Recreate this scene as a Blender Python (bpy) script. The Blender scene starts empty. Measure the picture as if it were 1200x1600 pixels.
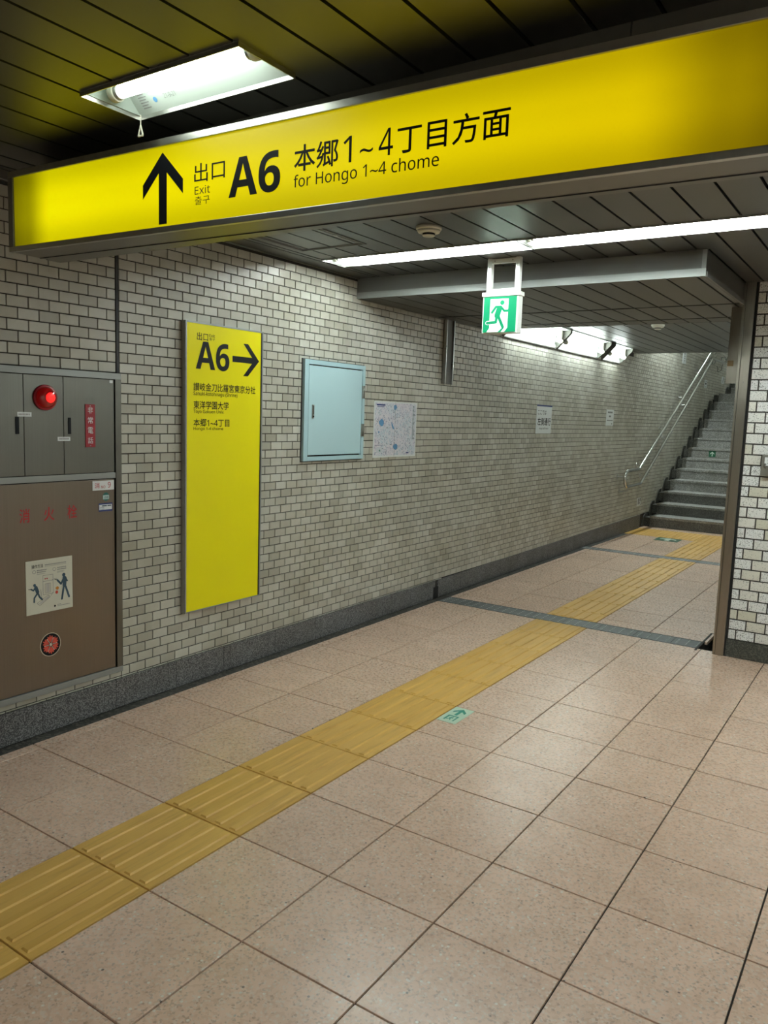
import bpy, bmesh, math, random
from mathutils import Vector, Matrix
random.seed(7)
SC = bpy.context.scene
COL = SC.collection

# ------------------------------------------------------------------ camera
CAM_H = 1.5071
F_PX = 1220.87
YAW, PITCH, ROLL = 0.58861954, -0.12358397, 0.03443761
cd = bpy.data.cameras.new('camera')
cam = bpy.data.objects.new('camera', cd)
COL.objects.link(cam)
cd.sensor_fit = 'HORIZONTAL'; cd.sensor_width = 36.0
cd.lens = F_PX * 36.0 / 1200.0
cd.clip_start = 0.05; cd.clip_end = 100
_F = Vector((-math.sin(YAW) * math.cos(PITCH), math.cos(YAW) * math.cos(PITCH), math.sin(PITCH)))
_Rg = Vector((math.cos(YAW), math.sin(YAW), 0)); _U = _Rg.cross(_F)
_R2 = math.cos(ROLL) * _Rg + math.sin(ROLL) * _U
_U2 = -math.sin(ROLL) * _Rg + math.cos(ROLL) * _U
M = Matrix((_R2, _U2, -_F)).transposed().to_4x4()
M.translation = (0, 0, CAM_H)
cam.matrix_world = M
SC.camera = cam

# ------------------------------------------------------------------ world, exposure
w = bpy.data.worlds.new('world'); SC.world = w; w.use_nodes = True
w.node_tree.nodes['Background'].inputs[0].default_value = (0.8, 0.9, 1.0, 1)
w.node_tree.nodes['Background'].inputs[1].default_value = 0.0
SC.view_settings.view_transform = 'Standard'
SC.view_settings.look = 'None'
SC.view_settings.gamma = 1.0
SC.view_settings.use_curve_mapping = False
SC.view_settings.exposure = 0.0
# strengths of the place's own and the added lamps (used by the builders of the lamps below)
TUBE = 92.0          # fluorescent tubes in the concourse
TUBE_NEAR = 15.0     # the short tube in front of the big sign
TUBE_COVE = 36.0     # wall tubes in the corridor
TUBE_STAIR = 400.0   # wall tubes in the stairwell
SIGN = 0.95          # backlight of the yellow sign
EXITL = 0.42          # backlight of the exit sign

# ------------------------------------------------------------------ materials
def newmat(name):
    m = bpy.data.materials.new(name); m.use_nodes = True
    return m, m.node_tree, m.node_tree.nodes['Principled BSDF']
def plain(name, col, rough=0.5, metal=0.0, spec=0.5, emit=None, es=0.0, coat=0.0):
    m, nt, b = newmat(name)
    b.inputs['Base Color'].default_value = (*col, 1)
    b.inputs['Roughness'].default_value = rough
    b.inputs['Metallic'].default_value = metal
    b.inputs['Specular IOR Level'].default_value = spec
    b.inputs['Coat Weight'].default_value = coat
    if emit:
        b.inputs['Emission Color'].default_value = (*emit, 1)
        b.inputs['Emission Strength'].default_value = es
    return m
def N(nt, t, **kw):
    n = nt.nodes.new(t)
    for k, v in kw.items(): setattr(n, k, v)
    return n
def ramp(nt, stops, interp='LINEAR'):
    r = N(nt, 'ShaderNodeValToRGB'); r.color_ramp.interpolation = interp
    e = r.color_ramp.elements
    while len(e) < len(stops): e.new(0.5)
    for i, (p, c) in enumerate(stops):
        e[i].position = p; e[i].color = (*c, 1)
    return r
def mixc(nt, fac, a, b, mode='MIX'):
    n = N(nt, 'ShaderNodeMix', data_type='RGBA', blend_type=mode)
    L = nt.links
    for sock, v in ((n.inputs[0], fac), (n.inputs[6], a), (n.inputs[7], b)):
        if hasattr(v, 'is_output'): L.new(v, sock)
        elif isinstance(v, (int, float)): sock.default_value = v
        else: sock.default_value = (*v, 1)
    return n.outputs[2]
def geo_pos(nt): return N(nt, 'ShaderNodeNewGeometry').outputs['Position']
def island_rand(nt):
    """0..1, different for every object and for every loose piece of a joined mesh"""
    a = N(nt, 'ShaderNodeObjectInfo').outputs['Random']
    b = N(nt, 'ShaderNodeNewGeometry').outputs['Random Per Island']
    s = N(nt, 'ShaderNodeMath', operation='ADD'); nt.links.new(a, s.inputs[0]); nt.links.new(b, s.inputs[1])
    f = N(nt, 'ShaderNodeMath', operation='FRACT'); nt.links.new(s.outputs[0], f.inputs[0])
    return f.outputs[0]
def noise(nt, scale, detail=2.0, rough=0.5, vec=None, dist=0.0):
    n = N(nt, 'ShaderNodeTexNoise'); n.inputs['Scale'].default_value = scale
    n.inputs['Detail'].default_value = detail; n.inputs['Roughness'].default_value = rough
    n.inputs['Distortion'].default_value = dist
    nt.links.new(vec if vec else geo_pos(nt), n.inputs['Vector'])
    return n.outputs['Fac']
def vor(nt, scale, out='Color', vec=None):
    n = N(nt, 'ShaderNodeTexVoronoi'); n.inputs['Scale'].default_value = scale
    nt.links.new(vec if vec else geo_pos(nt), n.inputs['Vector'])
    return n.outputs[out]
def bump(nt, b, h, strength=0.2, dist=0.002):
    n = N(nt, 'ShaderNodeBump'); n.inputs['Strength'].default_value = strength
    n.inputs['Distance'].default_value = dist
    nt.links.new(h, n.inputs['Height']); nt.links.new(n.outputs[0], b.inputs['Normal'])
def sepx(nt, c):
    s = N(nt, 'ShaderNodeSeparateColor'); nt.links.new(c, s.inputs[0]); return s.outputs

def mat_floor():
    m, nt, b = newmat('pink terrazzo'); L = nt.links
    r = island_rand(nt)
    base = ramp(nt, [(0, (.655, .450, .340)), (.5, (.695, .485, .368)), (1, (.73, .515, .40))]); L.new(r, base.inputs[0])
    n1 = ramp(nt, [(.35, (.93, .90, .86)), (.65, (1.05, 1.04, 1.03))]); L.new(noise(nt, 9, 3), n1.inputs[0])
    c = mixc(nt, 1.0, base.outputs[0], n1.outputs[0], 'MULTIPLY')
    v = vor(nt, 150); s = sepx(nt, v)
    r1 = ramp(nt, [(0, (0, 0, 0)), (.80, (0, 0, 0)), (.84, (.55, .55, .55))]); L.new(s[0], r1.inputs[0])
    c = mixc(nt, r1.outputs[0], c, (.70, .60, .52))
    r2 = ramp(nt, [(0, (0, 0, 0)), (.86, (0, 0, 0)), (.90, (.5, .5, .5))]); L.new(s[1], r2.inputs[0])
    c = mixc(nt, r2.outputs[0], c, (.33, .225, .165))
    v2 = sepx(nt, vor(nt, 75)); r3 = ramp(nt, [(0, (0, 0, 0)), (.955, (0, 0, 0)), (.965, (1, 1, 1))]); L.new(v2[2], r3.inputs[0])
    d2 = vor(nt, 75, 'Distance'); r4 = ramp(nt, [(.0, (1, 1, 1)), (.28, (1, 1, 1)), (.34, (0, 0, 0))]); L.new(d2, r4.inputs[0])
    k = mixc(nt, 1.0, r3.outputs[0], r4.outputs[0], 'MULTIPLY')
    c = mixc(nt, k, c, (.76, .69, .61))
    r5 = ramp(nt, [(0, (0, 0, 0)), (.982, (0, 0, 0)), (.99, (1, 1, 1))]); L.new(v2[0], r5.inputs[0])
    k = mixc(nt, 1.0, r5.outputs[0], r4.outputs[0], 'MULTIPLY')
    c = mixc(nt, k, c, (.14, .10, .08))
    dirt = ramp(nt, [(.0, (.80, .78, .76)), (.5, (1, 1, 1))]); L.new(noise(nt, 1.7, 4, .6), dirt.inputs[0])
    c = mixc(nt, 1.0, c, dirt.outputs[0], 'MULTIPLY')
    L.new(c, b.inputs['Base Color'])
    rr = ramp(nt, [(0, (.22, .22, .22)), (1, (.34, .34, .34))]); L.new(noise(nt, 60, 2), rr.inputs[0])
    L.new(rr.outputs[0], b.inputs['Roughness']); b.inputs['Specular IOR Level'].default_value = .55
    bump(nt, b, noise(nt, 120, 3), .25, .0006)
    return m
def mat_granite(name, a, bb, scale=260, rough=.5):
    m, nt, b = newmat(name); L = nt.links
    s = sepx(nt, vor(nt, scale)); r = ramp(nt, [(0, a), (.35, a), (.65, bb), (1, tuple(min(1, x * 1.7) for x in bb))]); L.new(s[0], r.inputs[0])
    n1 = ramp(nt, [(.3, (.72, .70, .66)), (.62, (1.05, 1.05, 1.05))]); L.new(noise(nt, 3.5, 5, .65), n1.inputs[0])
    c = mixc(nt, 1.0, r.outputs[0], n1.outputs[0], 'MULTIPLY')
    L.new(c, b.inputs['Base Color']); b.inputs['Roughness'].default_value = rough
    return m
def mat_walltile():
    m, nt, b = newmat('cream glazed wall tile'); L = nt.links
    r = island_rand(nt)
    base = ramp(nt, [(0, (.41, .39, .335)), (.35, (.49, .475, .415)), (.7, (.53, .518, .458)), (1, (.575, .565, .51))]); L.new(r, base.inputs[0])
    st = ramp(nt, [(.30, (.80, .78, .72)), (.60, (1, 1, 1))]); L.new(noise(nt, 2.2, 5, .6), st.inputs[0])
    c = mixc(nt, 1.0, base.outputs[0], st.outputs[0], 'MULTIPLY')
    sp = ramp(nt, [(0, (0, 0, 0)), (.71, (0, 0, 0)), (.75, (.6, .6, .6))]); L.new(noise(nt, 75, 2, .6, dist=1.5), sp.inputs[0])
    c = mixc(nt, sp.outputs[0], c, (.22, .19, .15))
    L.new(c, b.inputs['Base Color']); b.inputs['Roughness'].default_value = .34
    b.inputs['Specular IOR Level'].default_value = .5
    bump(nt, b, noise(nt, 30, 2), .12, .001)
    return m
def mat_speckletile():
    m, nt, b = newmat('white speckled wall tile'); L = nt.links
    r = island_rand(nt)
    base = ramp(nt, [(0, (.62, .60, .50)), (.25, (.74, .72, .66)), (.6, (.80, .80, .79)), (1, (.84, .85, .85))]); L.new(r, base.inputs[0])
    n = noise(nt, 210, 2, .55); s = N(nt, 'ShaderNodeMath', operation='MULTIPLY_ADD'); L.new(r, s.inputs[0]); s.inputs[1].default_value = -.07; L.new(n, s.inputs[2])
    q = ramp(nt, [(0, (1, 1, 1)), (.315, (1, 1, 1)), (.36, (0, 0, 0))]); L.new(s.outputs[0], q.inputs[0])
    c = mixc(nt, q.outputs[0], base.outputs[0], (.06, .06, .055))
    L.new(c, b.inputs['Base Color']); b.inputs['Roughness'].default_value = .3
    return m
def mat_steel(name, col, rough=.35, scale=(3, 3, 300), amp=.12, metal=1.0):
    m, nt, b = newmat(name); L = nt.links
    mp = N(nt, 'ShaderNodeMapping'); mp.inputs['Scale'].default_value = scale; L.new(geo_pos(nt), mp.inputs[0])
    nz = noise(nt, 1.0, 3, .6, vec=mp.outputs[0])
    r = ramp(nt, [(.25, tuple(x * (1 - amp) for x in col)), (.75, tuple(min(1, x * (1 + amp)) for x in col))]); L.new(nz, r.inputs[0])
    L.new(r.outputs[0], b.inputs['Base Color'])
    b.inputs['Metallic'].default_value = metal; 
    rr = ramp(nt, [(.2, (rough - .06,) * 3), (.8, (rough + .08,) * 3)]); L.new(noise(nt, 4, 3), rr.inputs[0]); L.new(rr.outputs[0], b.inputs['Roughness'])
    return m
def mat_ceiling():
    m, nt, b = newmat('dark metal ceiling panel'); L = nt.links
    r = island_rand(nt)
    base = ramp(nt, [(0, (.158, .158, .146)), (1, (.178, .178, .166))]); L.new(r, base.inputs[0])
    L.new(base.outputs[0], b.inputs['Base Color']); b.inputs['Metallic'].default_value = .93
    b.inputs['Roughness'].default_value = .40
    b.inputs['Specular IOR Level'].default_value = .6
    return m
def mat_tactile():
    m, nt, b = newmat('ochre tactile paving'); L = nt.links
    r = island_rand(nt)
    base = ramp(nt, [(0, (.64, .37, .08)), (1, (.70, .42, .105))]); L.new(N(nt, 'ShaderNodeObjectInfo').outputs['Random'], base.inputs[0])
    mp = N(nt, 'ShaderNodeMapping'); mp.inputs['Scale'].default_value = (40, 3, 3); L.new(geo_pos(nt), mp.inputs[0])
    st = ramp(nt, [(.30, (.80, .76, .70)), (.50, (1, 1, 1))]); L.new(noise(nt, 1.0, 4, .65, vec=mp.outputs[0]), st.inputs[0])
    c = mixc(nt, 1.0, base.outputs[0], st.outputs[0], 'MULTIPLY')
    L.new(c, b.inputs['Base Color']); b.inputs['Roughness'].default_value = .45
    return m
def mat_map():
    m, nt, b = newmat('printed map'); L = nt.links
    big = ramp(nt, [(.35, (.60, .69, .76)), (.5, (.68, .70, .78)), (.62, (.72, .67, .75))]); L.new(noise(nt, 6, 3), big.inputs[0])
    s = sepx(nt, vor(nt, 120)); r = ramp(nt, [(0, (.40, .42, .52)), (.25, (.8, .82, .88)), (.5, (1, 1, 1)), (1, (1.0, 1.0, 1.0))]); L.new(s[0], r.inputs[0])
    c = mixc(nt, 1.0, big.outputs[0], r.outputs[0], 'MULTIPLY')
    e = ramp(nt, [(0, (1, 1, 1)), (.035, (1, 1, 1)), (.06, (0, 0, 0))])
    vv = N(nt, 'ShaderNodeTexVoronoi', feature='DISTANCE_TO_EDGE'); vv.inputs['Scale'].default_value = 26; L.new(geo_pos(nt), vv.inputs['Vector']); L.new(vv.outputs['Distance'], e.inputs[0])
    c = mixc(nt, e.outputs[0], c, (.75, .72, .78))
    L.new(c, b.inputs['Base Color']); b.inputs['Roughness'].default_value = .35
    return m
def mat_lightbox():
    """yellow acrylic face: backlight falloff painted into the emission, dimmer at both ends"""
    m, nt, b = newmat('backlit yellow acrylic'); L = nt.links
    tc = N(nt, 'ShaderNodeTexCoord'); sp = N(nt, 'ShaderNodeSeparateXYZ'); L.new(tc.outputs['Object'], sp.inputs[0])
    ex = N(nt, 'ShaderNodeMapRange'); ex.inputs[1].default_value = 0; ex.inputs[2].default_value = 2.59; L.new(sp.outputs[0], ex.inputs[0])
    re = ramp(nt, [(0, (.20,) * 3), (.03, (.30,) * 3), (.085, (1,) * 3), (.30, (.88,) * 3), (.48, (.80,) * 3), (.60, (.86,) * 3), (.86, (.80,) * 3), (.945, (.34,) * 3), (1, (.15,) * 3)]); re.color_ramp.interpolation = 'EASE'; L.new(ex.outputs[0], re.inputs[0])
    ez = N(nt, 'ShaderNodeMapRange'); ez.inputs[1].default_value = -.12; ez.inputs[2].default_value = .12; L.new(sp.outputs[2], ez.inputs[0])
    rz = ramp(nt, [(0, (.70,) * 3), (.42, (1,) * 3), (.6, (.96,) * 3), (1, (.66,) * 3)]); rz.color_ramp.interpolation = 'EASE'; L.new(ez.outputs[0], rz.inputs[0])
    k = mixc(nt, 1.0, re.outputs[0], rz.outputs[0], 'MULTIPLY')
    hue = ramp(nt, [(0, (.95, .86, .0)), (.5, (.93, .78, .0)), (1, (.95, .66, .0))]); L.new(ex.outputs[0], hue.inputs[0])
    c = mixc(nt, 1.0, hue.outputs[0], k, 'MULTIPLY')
    b.inputs['Base Color'].default_value = (.16, .12, .0, 1)
    b.inputs['Roughness'].default_value = .4; b.inputs['Specular IOR Level'].default_value = .2
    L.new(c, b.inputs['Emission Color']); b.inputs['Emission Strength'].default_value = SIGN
    return m

MT = dict(
    floor=mat_floor(), wtile=mat_walltile(), stile=mat_speckletile(), ceil=mat_ceiling(), tact=mat_tactile(),
    granite=mat_granite('grey granite', (.05, .05, .052), (.17, .17, .175)),
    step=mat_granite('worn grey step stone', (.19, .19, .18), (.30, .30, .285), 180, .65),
    stepdark=mat_granite('dark grey riser stone', (.085, .085, .078), (.15, .15, .14), 180, .7),  # darker tone, used for the lowest risers
    darkbase=mat_granite('grimy dark base stone', (.025, .025, .02), (.07, .068, .055), 160, .7),
    grout=plain('dark grout', (.045, .040, .034), .9), groutf=plain('black floor joint', (.03, .024, .02), .9),
    black=plain('black print', (.005, .006, .008), .6, spec=.2), void=plain('dark void', (.008, .008, .008), .9),
    grime=mat_granite('grimy gutter', (.022, .020, .017), (.055, .050, .042), 90, .8),
    steel=mat_steel('brushed steel', (.42, .42, .40), .30), 
    cabsteel=mat_steel('brushed cabinet steel', (.17, .165, .145), .36, (2, 300, 2), .05),
    cabdoor=mat_steel('brownish door steel', (.215, .18, .145), .36, (2, 300, 2), .05),  # one even, browner tone for the lower door
    alu=mat_steel('anodised frame', (.50, .50, .47), .35, (40, 2, 2), .05),
    framegrey=plain('grey sign casing', (.20, .195, .17), .40, .5),
    fascia=mat_steel('grey fascia steel', (.155, .155, .15), .62, (2, 2, 200), .05, .1),
    lip=mat_steel('bright lip steel', (.30, .31, .30), .50, (2, 2, 200), .05, .5),
    post=mat_steel('brown steel post', (.33, .30, .255), .33, (300, 2, 2), .08),
    chrome=plain('polished steel rail', (.62, .62, .60), .16, 1.0),
    white=plain('white enamel', (.78, .79, .76), .4), offwhite=plain('off-white plastic', (.62, .60, .50), .45),
    reflector2=plain('dimmed reflector enamel', (.40, .46, .42), .5),  # white enamel darkened to hold back the glare of its tube
    reflector=plain('white reflector enamel', (.70, .76, .73), .5),
    tube=plain('lit fluorescent tube', (.9, .9, .9), .3, emit=(.90, 1.0, .96), es=TUBE),
    tuben=plain('lit short fluorescent tube', (.9, .9, .9), .3, emit=(.92, 1.0, .93), es=TUBE_NEAR),
    tubec=plain('lit wall fluorescent tube', (.9, .9, .9), .3, emit=(.88, 1.0, .97), es=TUBE_COVE),
    tubes=plain('lit stairwell tube', (.9, .9, .9), .3, emit=(.88, 1.0, .97), es=TUBE_STAIR),
    cap=plain('aluminium tube cap', (.5, .5, .5), .3, 1.0),
    lightbox=mat_lightbox(),
    ypanel=plain('yellow sign panel', (.90, .80, .004), .30, spec=.35),
    bluebox=plain('pale blue painted steel', (.42, .61, .67), .38), bluedoor=plain('pale blue painted door', (.47, .67, .73), .36),
    map=mat_map(), paper=plain('white paper', (.74, .77, .78), .5), lav=plain('pale print', (.62, .66, .72), .5),
    mapblue=plain('blue print', (.10, .26, .48), .5), navy=plain('navy print', (.015, .035, .17), .5),
    slate=plain('dark slate print', (.035, .075, .11), .5), greyprint=plain('grey print', (.22, .22, .22), .5),
    redprint=plain('red print', (.42, .010, .014), .5), redplate=plain('red plate', (.30, .006, .016), .4),
    redlens=plain('red lamp lens', (.16, .001, .002), .10, emit=(1, .01, .01), es=.07, coat=.6),
    redcore=plain('glowing red lamp', (.5, .0, .0), .3, emit=(1.0, .012, .01), es=2.2),
    coral=plain('coral print', (.62, .075, .045), .5), teal=plain('teal print', (.02, .16, .14), .5), pale=plain('pale aqua print', (.45, .62, .60), .5),
    green=plain('lit green panel', (.0, .14, .06), .35, emit=(.0, .42, .17), es=EXITL),
    lit=plain('lit white panel', (.8, .8, .8), .35, emit=(.80, .86, .74), es=EXITL * 1.1),
    fgreen=plain('green floor print', (.010, .22, .16), .45), fpale=plain('pale green floor plate', (.52, .66, .52), .45),
    dgreen=plain('dark green plate', (.008, .10, .045), .45), arrowlite=plain('pale arrow print', (.62, .72, .62), .5),
    drain=mat_steel('grey drain steel', (.16, .17, .17), .50, (30, 30, 30), .2, .6), stud=plain('worn bright stud', (.55, .57, .55), .35, .7),
    conduit=plain('black cable', (.02, .02, .02), .5), brown=plain('brown tape', (.16, .10, .04), .6),
    seam=plain('grey sealant', (.035, .035, .037), .7), plaster=plain('off-white plaster', (.42, .42, .38), .8), orange=plain('amber print', (.55, .22, .03), .5),
)

# ------------------------------------------------------------------ mesh helpers
class MB:
    def __init__(s): s.v = []; s.f = []
    def box(s, x0, x1, y0, y1, z0, z1):
        x0, x1 = min(x0, x1), max(x0, x1); y0, y1 = min(y0, y1), max(y0, y1); z0, z1 = min(z0, z1), max(z0, z1)
        n = len(s.v)
        s.v += [(x0, y0, z0), (x1, y0, z0), (x1, y1, z0), (x0, y1, z0), (x0, y0, z1), (x1, y0, z1), (x1, y1, z1), (x0, y1, z1)]
        s.f += [tuple(n + i for i in q) for q in ((0, 3, 2, 1), (4, 5, 6, 7), (0, 1, 5, 4), (1, 2, 6, 5), (2, 3, 7, 6), (3, 0, 4, 7))]
        return s
    def poly(s, pts):
        n = len(s.v); s.v += [tuple(p) for p in pts]; s.f.append(tuple(range(n, n + len(pts)))); return s
    def prism(s, pts, d):
        """polygon swept by vector d"""
        n = len(s.v); k = len(pts); d = Vector(d)
        s.v += [tuple(p) for p in pts] + [tuple(Vector(p) + d) for p in pts]
        s.f.append(tuple(range(n + k - 1, n - 1, -1))); s.f.append(tuple(range(n + k, n + 2 * k)))
        for i in range(k):
            j = (i + 1) % k; s.f.append((n + i, n + j, n + k + j, n + k + i))
        return s
    def tube(s, path, r, seg=12, cap=True):
        path = [Vector(p) for p in path]; rings = []; up = None
        for i, p in enumerate(path):
            if i == 0: t = path[1] - p
            elif i == len(path) - 1: t = p - path[i - 1]
            else: t = (path[i + 1] - p).normalized() + (p - path[i - 1]).normalized()
            t.normalize()
            if up is None:
                up = Vector((0, 0, 1)) if abs(t.z) < .9 else Vector((1, 0, 0))
            a = up.cross(t).normalized(); b = t.cross(a).normalized(); up = b
            rr = r[i] if isinstance(r, (list, tuple)) else r
            n = len(s.v)
            for k in range(seg):
                an = 2 * math.pi * k / seg
                s.v.append(tuple(p + rr * (math.cos(an) * a + math.sin(an) * b)))
            rings.append(n)
        for i in range(len(rings) - 1):
            for k in range(seg):
                j = (k + 1) % seg
                s.f.append((rings[i] + k, rings[i] + j, rings[i + 1] + j, rings[i + 1] + k))
        if cap:
            s.f.append(tuple(rings[0] + k for k in range(seg - 1, -1, -1)))
            s.f.append(tuple(rings[-1] + k for k in range(seg)))
        return s
    def lathe(s, c, axis, prof, seg=28):
        """prof: list of (distance along axis, radius)"""
        c = Vector(c); ax = Vector(axis).normalized()
        path = [c + ax * d for d, _ in prof]
        a = (Vector((0, 0, 1)) if abs(ax.z) < .9 else Vector((1, 0, 0))).cross(ax).normalized(); b = ax.cross(a)
        rings = []
        for p, (_, r) in zip(path, prof):
            n = len(s.v); rings.append(n); r = max(r, 1e-5)
            for k in range(seg):
                an = 2 * math.pi * k / seg
                s.v.append(tuple(p + r * (math.cos(an) * a + math.sin(an) * b)))
        for i in range(len(rings) - 1):
            for k in range(seg):
                j = (k + 1) % seg
                s.f.append((rings[i] + k, rings[i] + j, rings[i + 1] + j, rings[i + 1] + k))
        s.f.append(tuple(rings[0] + k for k in range(seg - 1, -1, -1))); s.f.append(tuple(rings[-1] + k for k in range(seg)))
        return s
    def mesh(s, name, mat):
        m = bpy.data.meshes.new(name); m.from_pydata(s.v, [], s.f); m.update()
        bm = bmesh.new(); bm.from_mesh(m); bmesh.ops.recalc_face_normals(bm, faces=bm.faces); bm.to_mesh(m); bm.free()
        m.materials.append(mat); return m
    def build(s, name, mat, parent=None, bevel=0.0, smooth=False, label=None, kind=None):
        o = bpy.data.objects.new(name, s.mesh(name, MT[mat] if isinstance(mat, str) else mat)); COL.objects.link(o)
        if parent is not None:
            o.parent = parent; o.matrix_parent_inverse = parent.matrix_world.inverted() if False else Matrix()
            o.location = -Vector(parent.get('_o', (0, 0, 0)))
        if bevel:
            md = o.modifiers.new('bevel', 'BEVEL'); md.width = bevel; md.segments = 2; md.limit_method = 'ANGLE'
        if smooth:
            for p in o.data.polygons: p.use_smooth = len(p.vertices) <= 4
        if label: o['label'] = label
        if kind: o['kind'] = kind
        return o
def thing(name, label, cat, loc=(0, 0, 0), group=None):
    o = bpy.data.objects.new(name, None); COL.objects.link(o); o.empty_display_size = .1
    o['label'] = label; o['category'] = cat
    if group: o['group'] = group
    o.location = loc; o['_o'] = tuple(loc)       # children are written in world coordinates, stored relative to this point
    return o
def structure(name, mb, mat, **k):
    o = mb.build(name, mat, **k); o['kind'] = 'structure'; return o
def sbase(name):
    o = bpy.data.objects.new(name, None); COL.objects.link(o); o['kind'] = 'structure'; return o
def inst(me, name, loc, parent, rot=None):
    o = bpy.data.objects.new(name, me); COL.objects.link(o); o.parent = parent
    o.location = Vector(loc) - Vector(parent.get('_o', (0, 0, 0)))
    if rot: o.rotation_euler = rot
    return o

class Plane:
    """a flat surface: (a, b) along its two directions, off it by d"""
    def __init__(s, o, u, v, n): s.o, s.u, s.v, s.n = Vector(o), Vector(u), Vector(v), Vector(n)
    def __call__(s, a, b, d=0.0): return s.o + s.u * a + s.v * b + s.n * d
XW = -3.19
def wl(off): return Plane((XW + off, 0, 0), (0, 1, 0), (0, 0, 1), (1, 0, 0))   # on the left wall: a = y, b = z

def sans(t, bold=False):
    o = ''
    for ch in t:
        if 'A' <= ch <= 'Z': o += chr((0x1D5D4 if bold else 0x1D5A0) + ord(ch) - 65)
        elif 'a' <= ch <= 'z': o += chr((0x1D5EE if bold else 0x1D5BA) + ord(ch) - 97)
        elif '0' <= ch <= '9': o += chr((0x1D7EC if bold else 0x1D7E2) + ord(ch) - 48)
        else: o += ch
    return o
def text(body, pl, a0, b0, a1, b1, d, mat, parent, weight=0.0, name='lettering', thick=0.0006, spacing=1.0, shear=0.0):
    cu = bpy.data.curves.new('t', 'FONT'); cu.body = sans(body, weight >= .028)
    if weight >= .028 and ord(cu.body[0]) > 0x1D000: weight = .004
    cu.offset = 0.0; cu.resolution_u = 3; cu.space_character = spacing
    to = bpy.data.objects.new('t', cu); COL.objects.link(to)
    dg = bpy.context.evaluated_depsgraph_get(); me = bpy.data.meshes.new_from_object(to.evaluated_get(dg))
    bpy.data.objects.remove(to); bpy.data.curves.remove(cu)
    xs = [v.co.x for v in me.vertices]; ys = [v.co.y for v in me.vertices]
    x0, x1, y0, y1 = min(xs), max(xs), min(ys), max(ys)
    po = Vector(parent.get('_o', (0, 0, 0))) if parent is not None else Vector()
    for v in me.vertices:
        a = a0 + (v.co.x - x0) / (x1 - x0) * (a1 - a0); b = b0 + (v.co.y - y0) / (y1 - y0) * (b1 - b0)
        v.co = pl(a, b, d)
    if weight > 0:      # heavier strokes: the same glyphs struck again a hair to each side
        sx = weight * (a1 - a0) / (x1 - x0) * .6; sy = weight * (b1 - b0) / (y1 - y0) * .6
        bm = bmesh.new()
        for q_, (du, dv) in enumerate(((0, 0), (sx, 0), (-sx, 0), (0, sy), (0, -sy))):
            t_ = me.copy(); off = pl.u * du + pl.v * dv + pl.n * (q_ * .00007)
            for v in t_.vertices: v.co = v.co + off
            bm.from_mesh(t_); bpy.data.meshes.remove(t_)
        bm.to_mesh(me); bm.free()
    me.name = name; me.materials.clear(); me.materials.append(MT[mat])
    o = bpy.data.objects.new(name, me); COL.objects.link(o)
    if parent is not None: o.parent = parent; o.location = -po
    return o
def flat(pl, polys, d, th=0.0):
    mb = MB()
    for i, p in enumerate(polys):
        e = d + (i % 8) * .00005
        if th: mb.prism([pl(a, b, d) for a, b in p], pl.n * th)
        else: mb.poly([pl(a, b, e) for a, b in p])
    return mb
def rect(a0, b0, a1, b1): return [(a0, b0), (a1, b0), (a1, b1), (a0, b1)]
def circle(a, b, r, n=24, ry=None): return [(a + r * math.cos(2 * math.pi * k / n), b + (ry or r) * math.sin(2 * math.pi * k / n)) for k in range(n)]
def stroke(pts, w):
    """thick polyline as quads with round joints"""
    out = []
    for (a, b), (c, d) in zip(pts, pts[1:]):
        l = math.hypot(c - a, d - b) or 1e-9; nx, ny = -(d - b) / l * w / 2, (c - a) / l * w / 2
        out.append([(a + nx, b + ny), (a - nx, b - ny), (c - nx, d - ny), (c + nx, d + ny)])
    for (a, b) in pts: out.append(circle(a, b, w / 2, 10))
    return out

# ------------------------------------------------------------------ main dimensions
ZC = 2.41           # ceiling of the concourse
ZS = 2.28           # soffit over the corridor mouth
ZC2 = 2.45          # ceiling of the corridor behind it
YF = 5.46           # front wall with the big tiles
XR = -0.965         # right side of the corridor
YB, XE = -6.0, 4.0  # back and right ends of the concourse
Y_END = 10.80       # where the corridor ceiling stops
ST0, RUN, RISE, NST = 11.72, .345, .163, 13
Y_FAR, Z_TOP = 20.5, 6.0

# ================================================================== SETTING
# ---- floor
fl = MB()
fl.box(XW - .2, XE + .1, YB - .1, YF - .0, -.12, -.008)
fl.box(XW - .2, -1.075, YF, ST0 + .1, -.12, -.006).box(-1.075, XR + .1, 6.0, ST0 + .1, -.12, -.006).box(-1.075, XR + .1, YF, 6.0, -.16, -.10)
floor = structure('floor', fl, 'groutf')
C0, R0, P = -3.05, 1.515, 0.40
def tile_mesh(w, l, name='tile', inset=.0009, th=.02, mat='floor'):
    g = .0029
    mb = MB(); x0, x1, y0, y1 = g, w - g, g, l - g; i = inset
    mb.v = [(x0, y0, -th), (x1, y0, -th), (x1, y1, -th), (x0, y1, -th), (x0, y0, -i), (x1, y0, -i), (x1, y1, -i), (x0, y1, -i),
            (x0 + i, y0 + i, 0), (x1 - i, y0 + i, 0), (x1 - i, y1 - i, 0), (x0 + i, y1 - i, 0)]
    mb.f = [(0, 1, 5, 4), (1, 2, 6, 5), (2, 3, 7, 6), (3, 0, 4, 7), (4, 5, 9, 8), (5, 6, 10, 9), (6, 7, 11, 10), (7, 4, 8, 11), (8, 9, 10, 11)]
    return mb
cache = {}
stuff_floor = MB()
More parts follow.
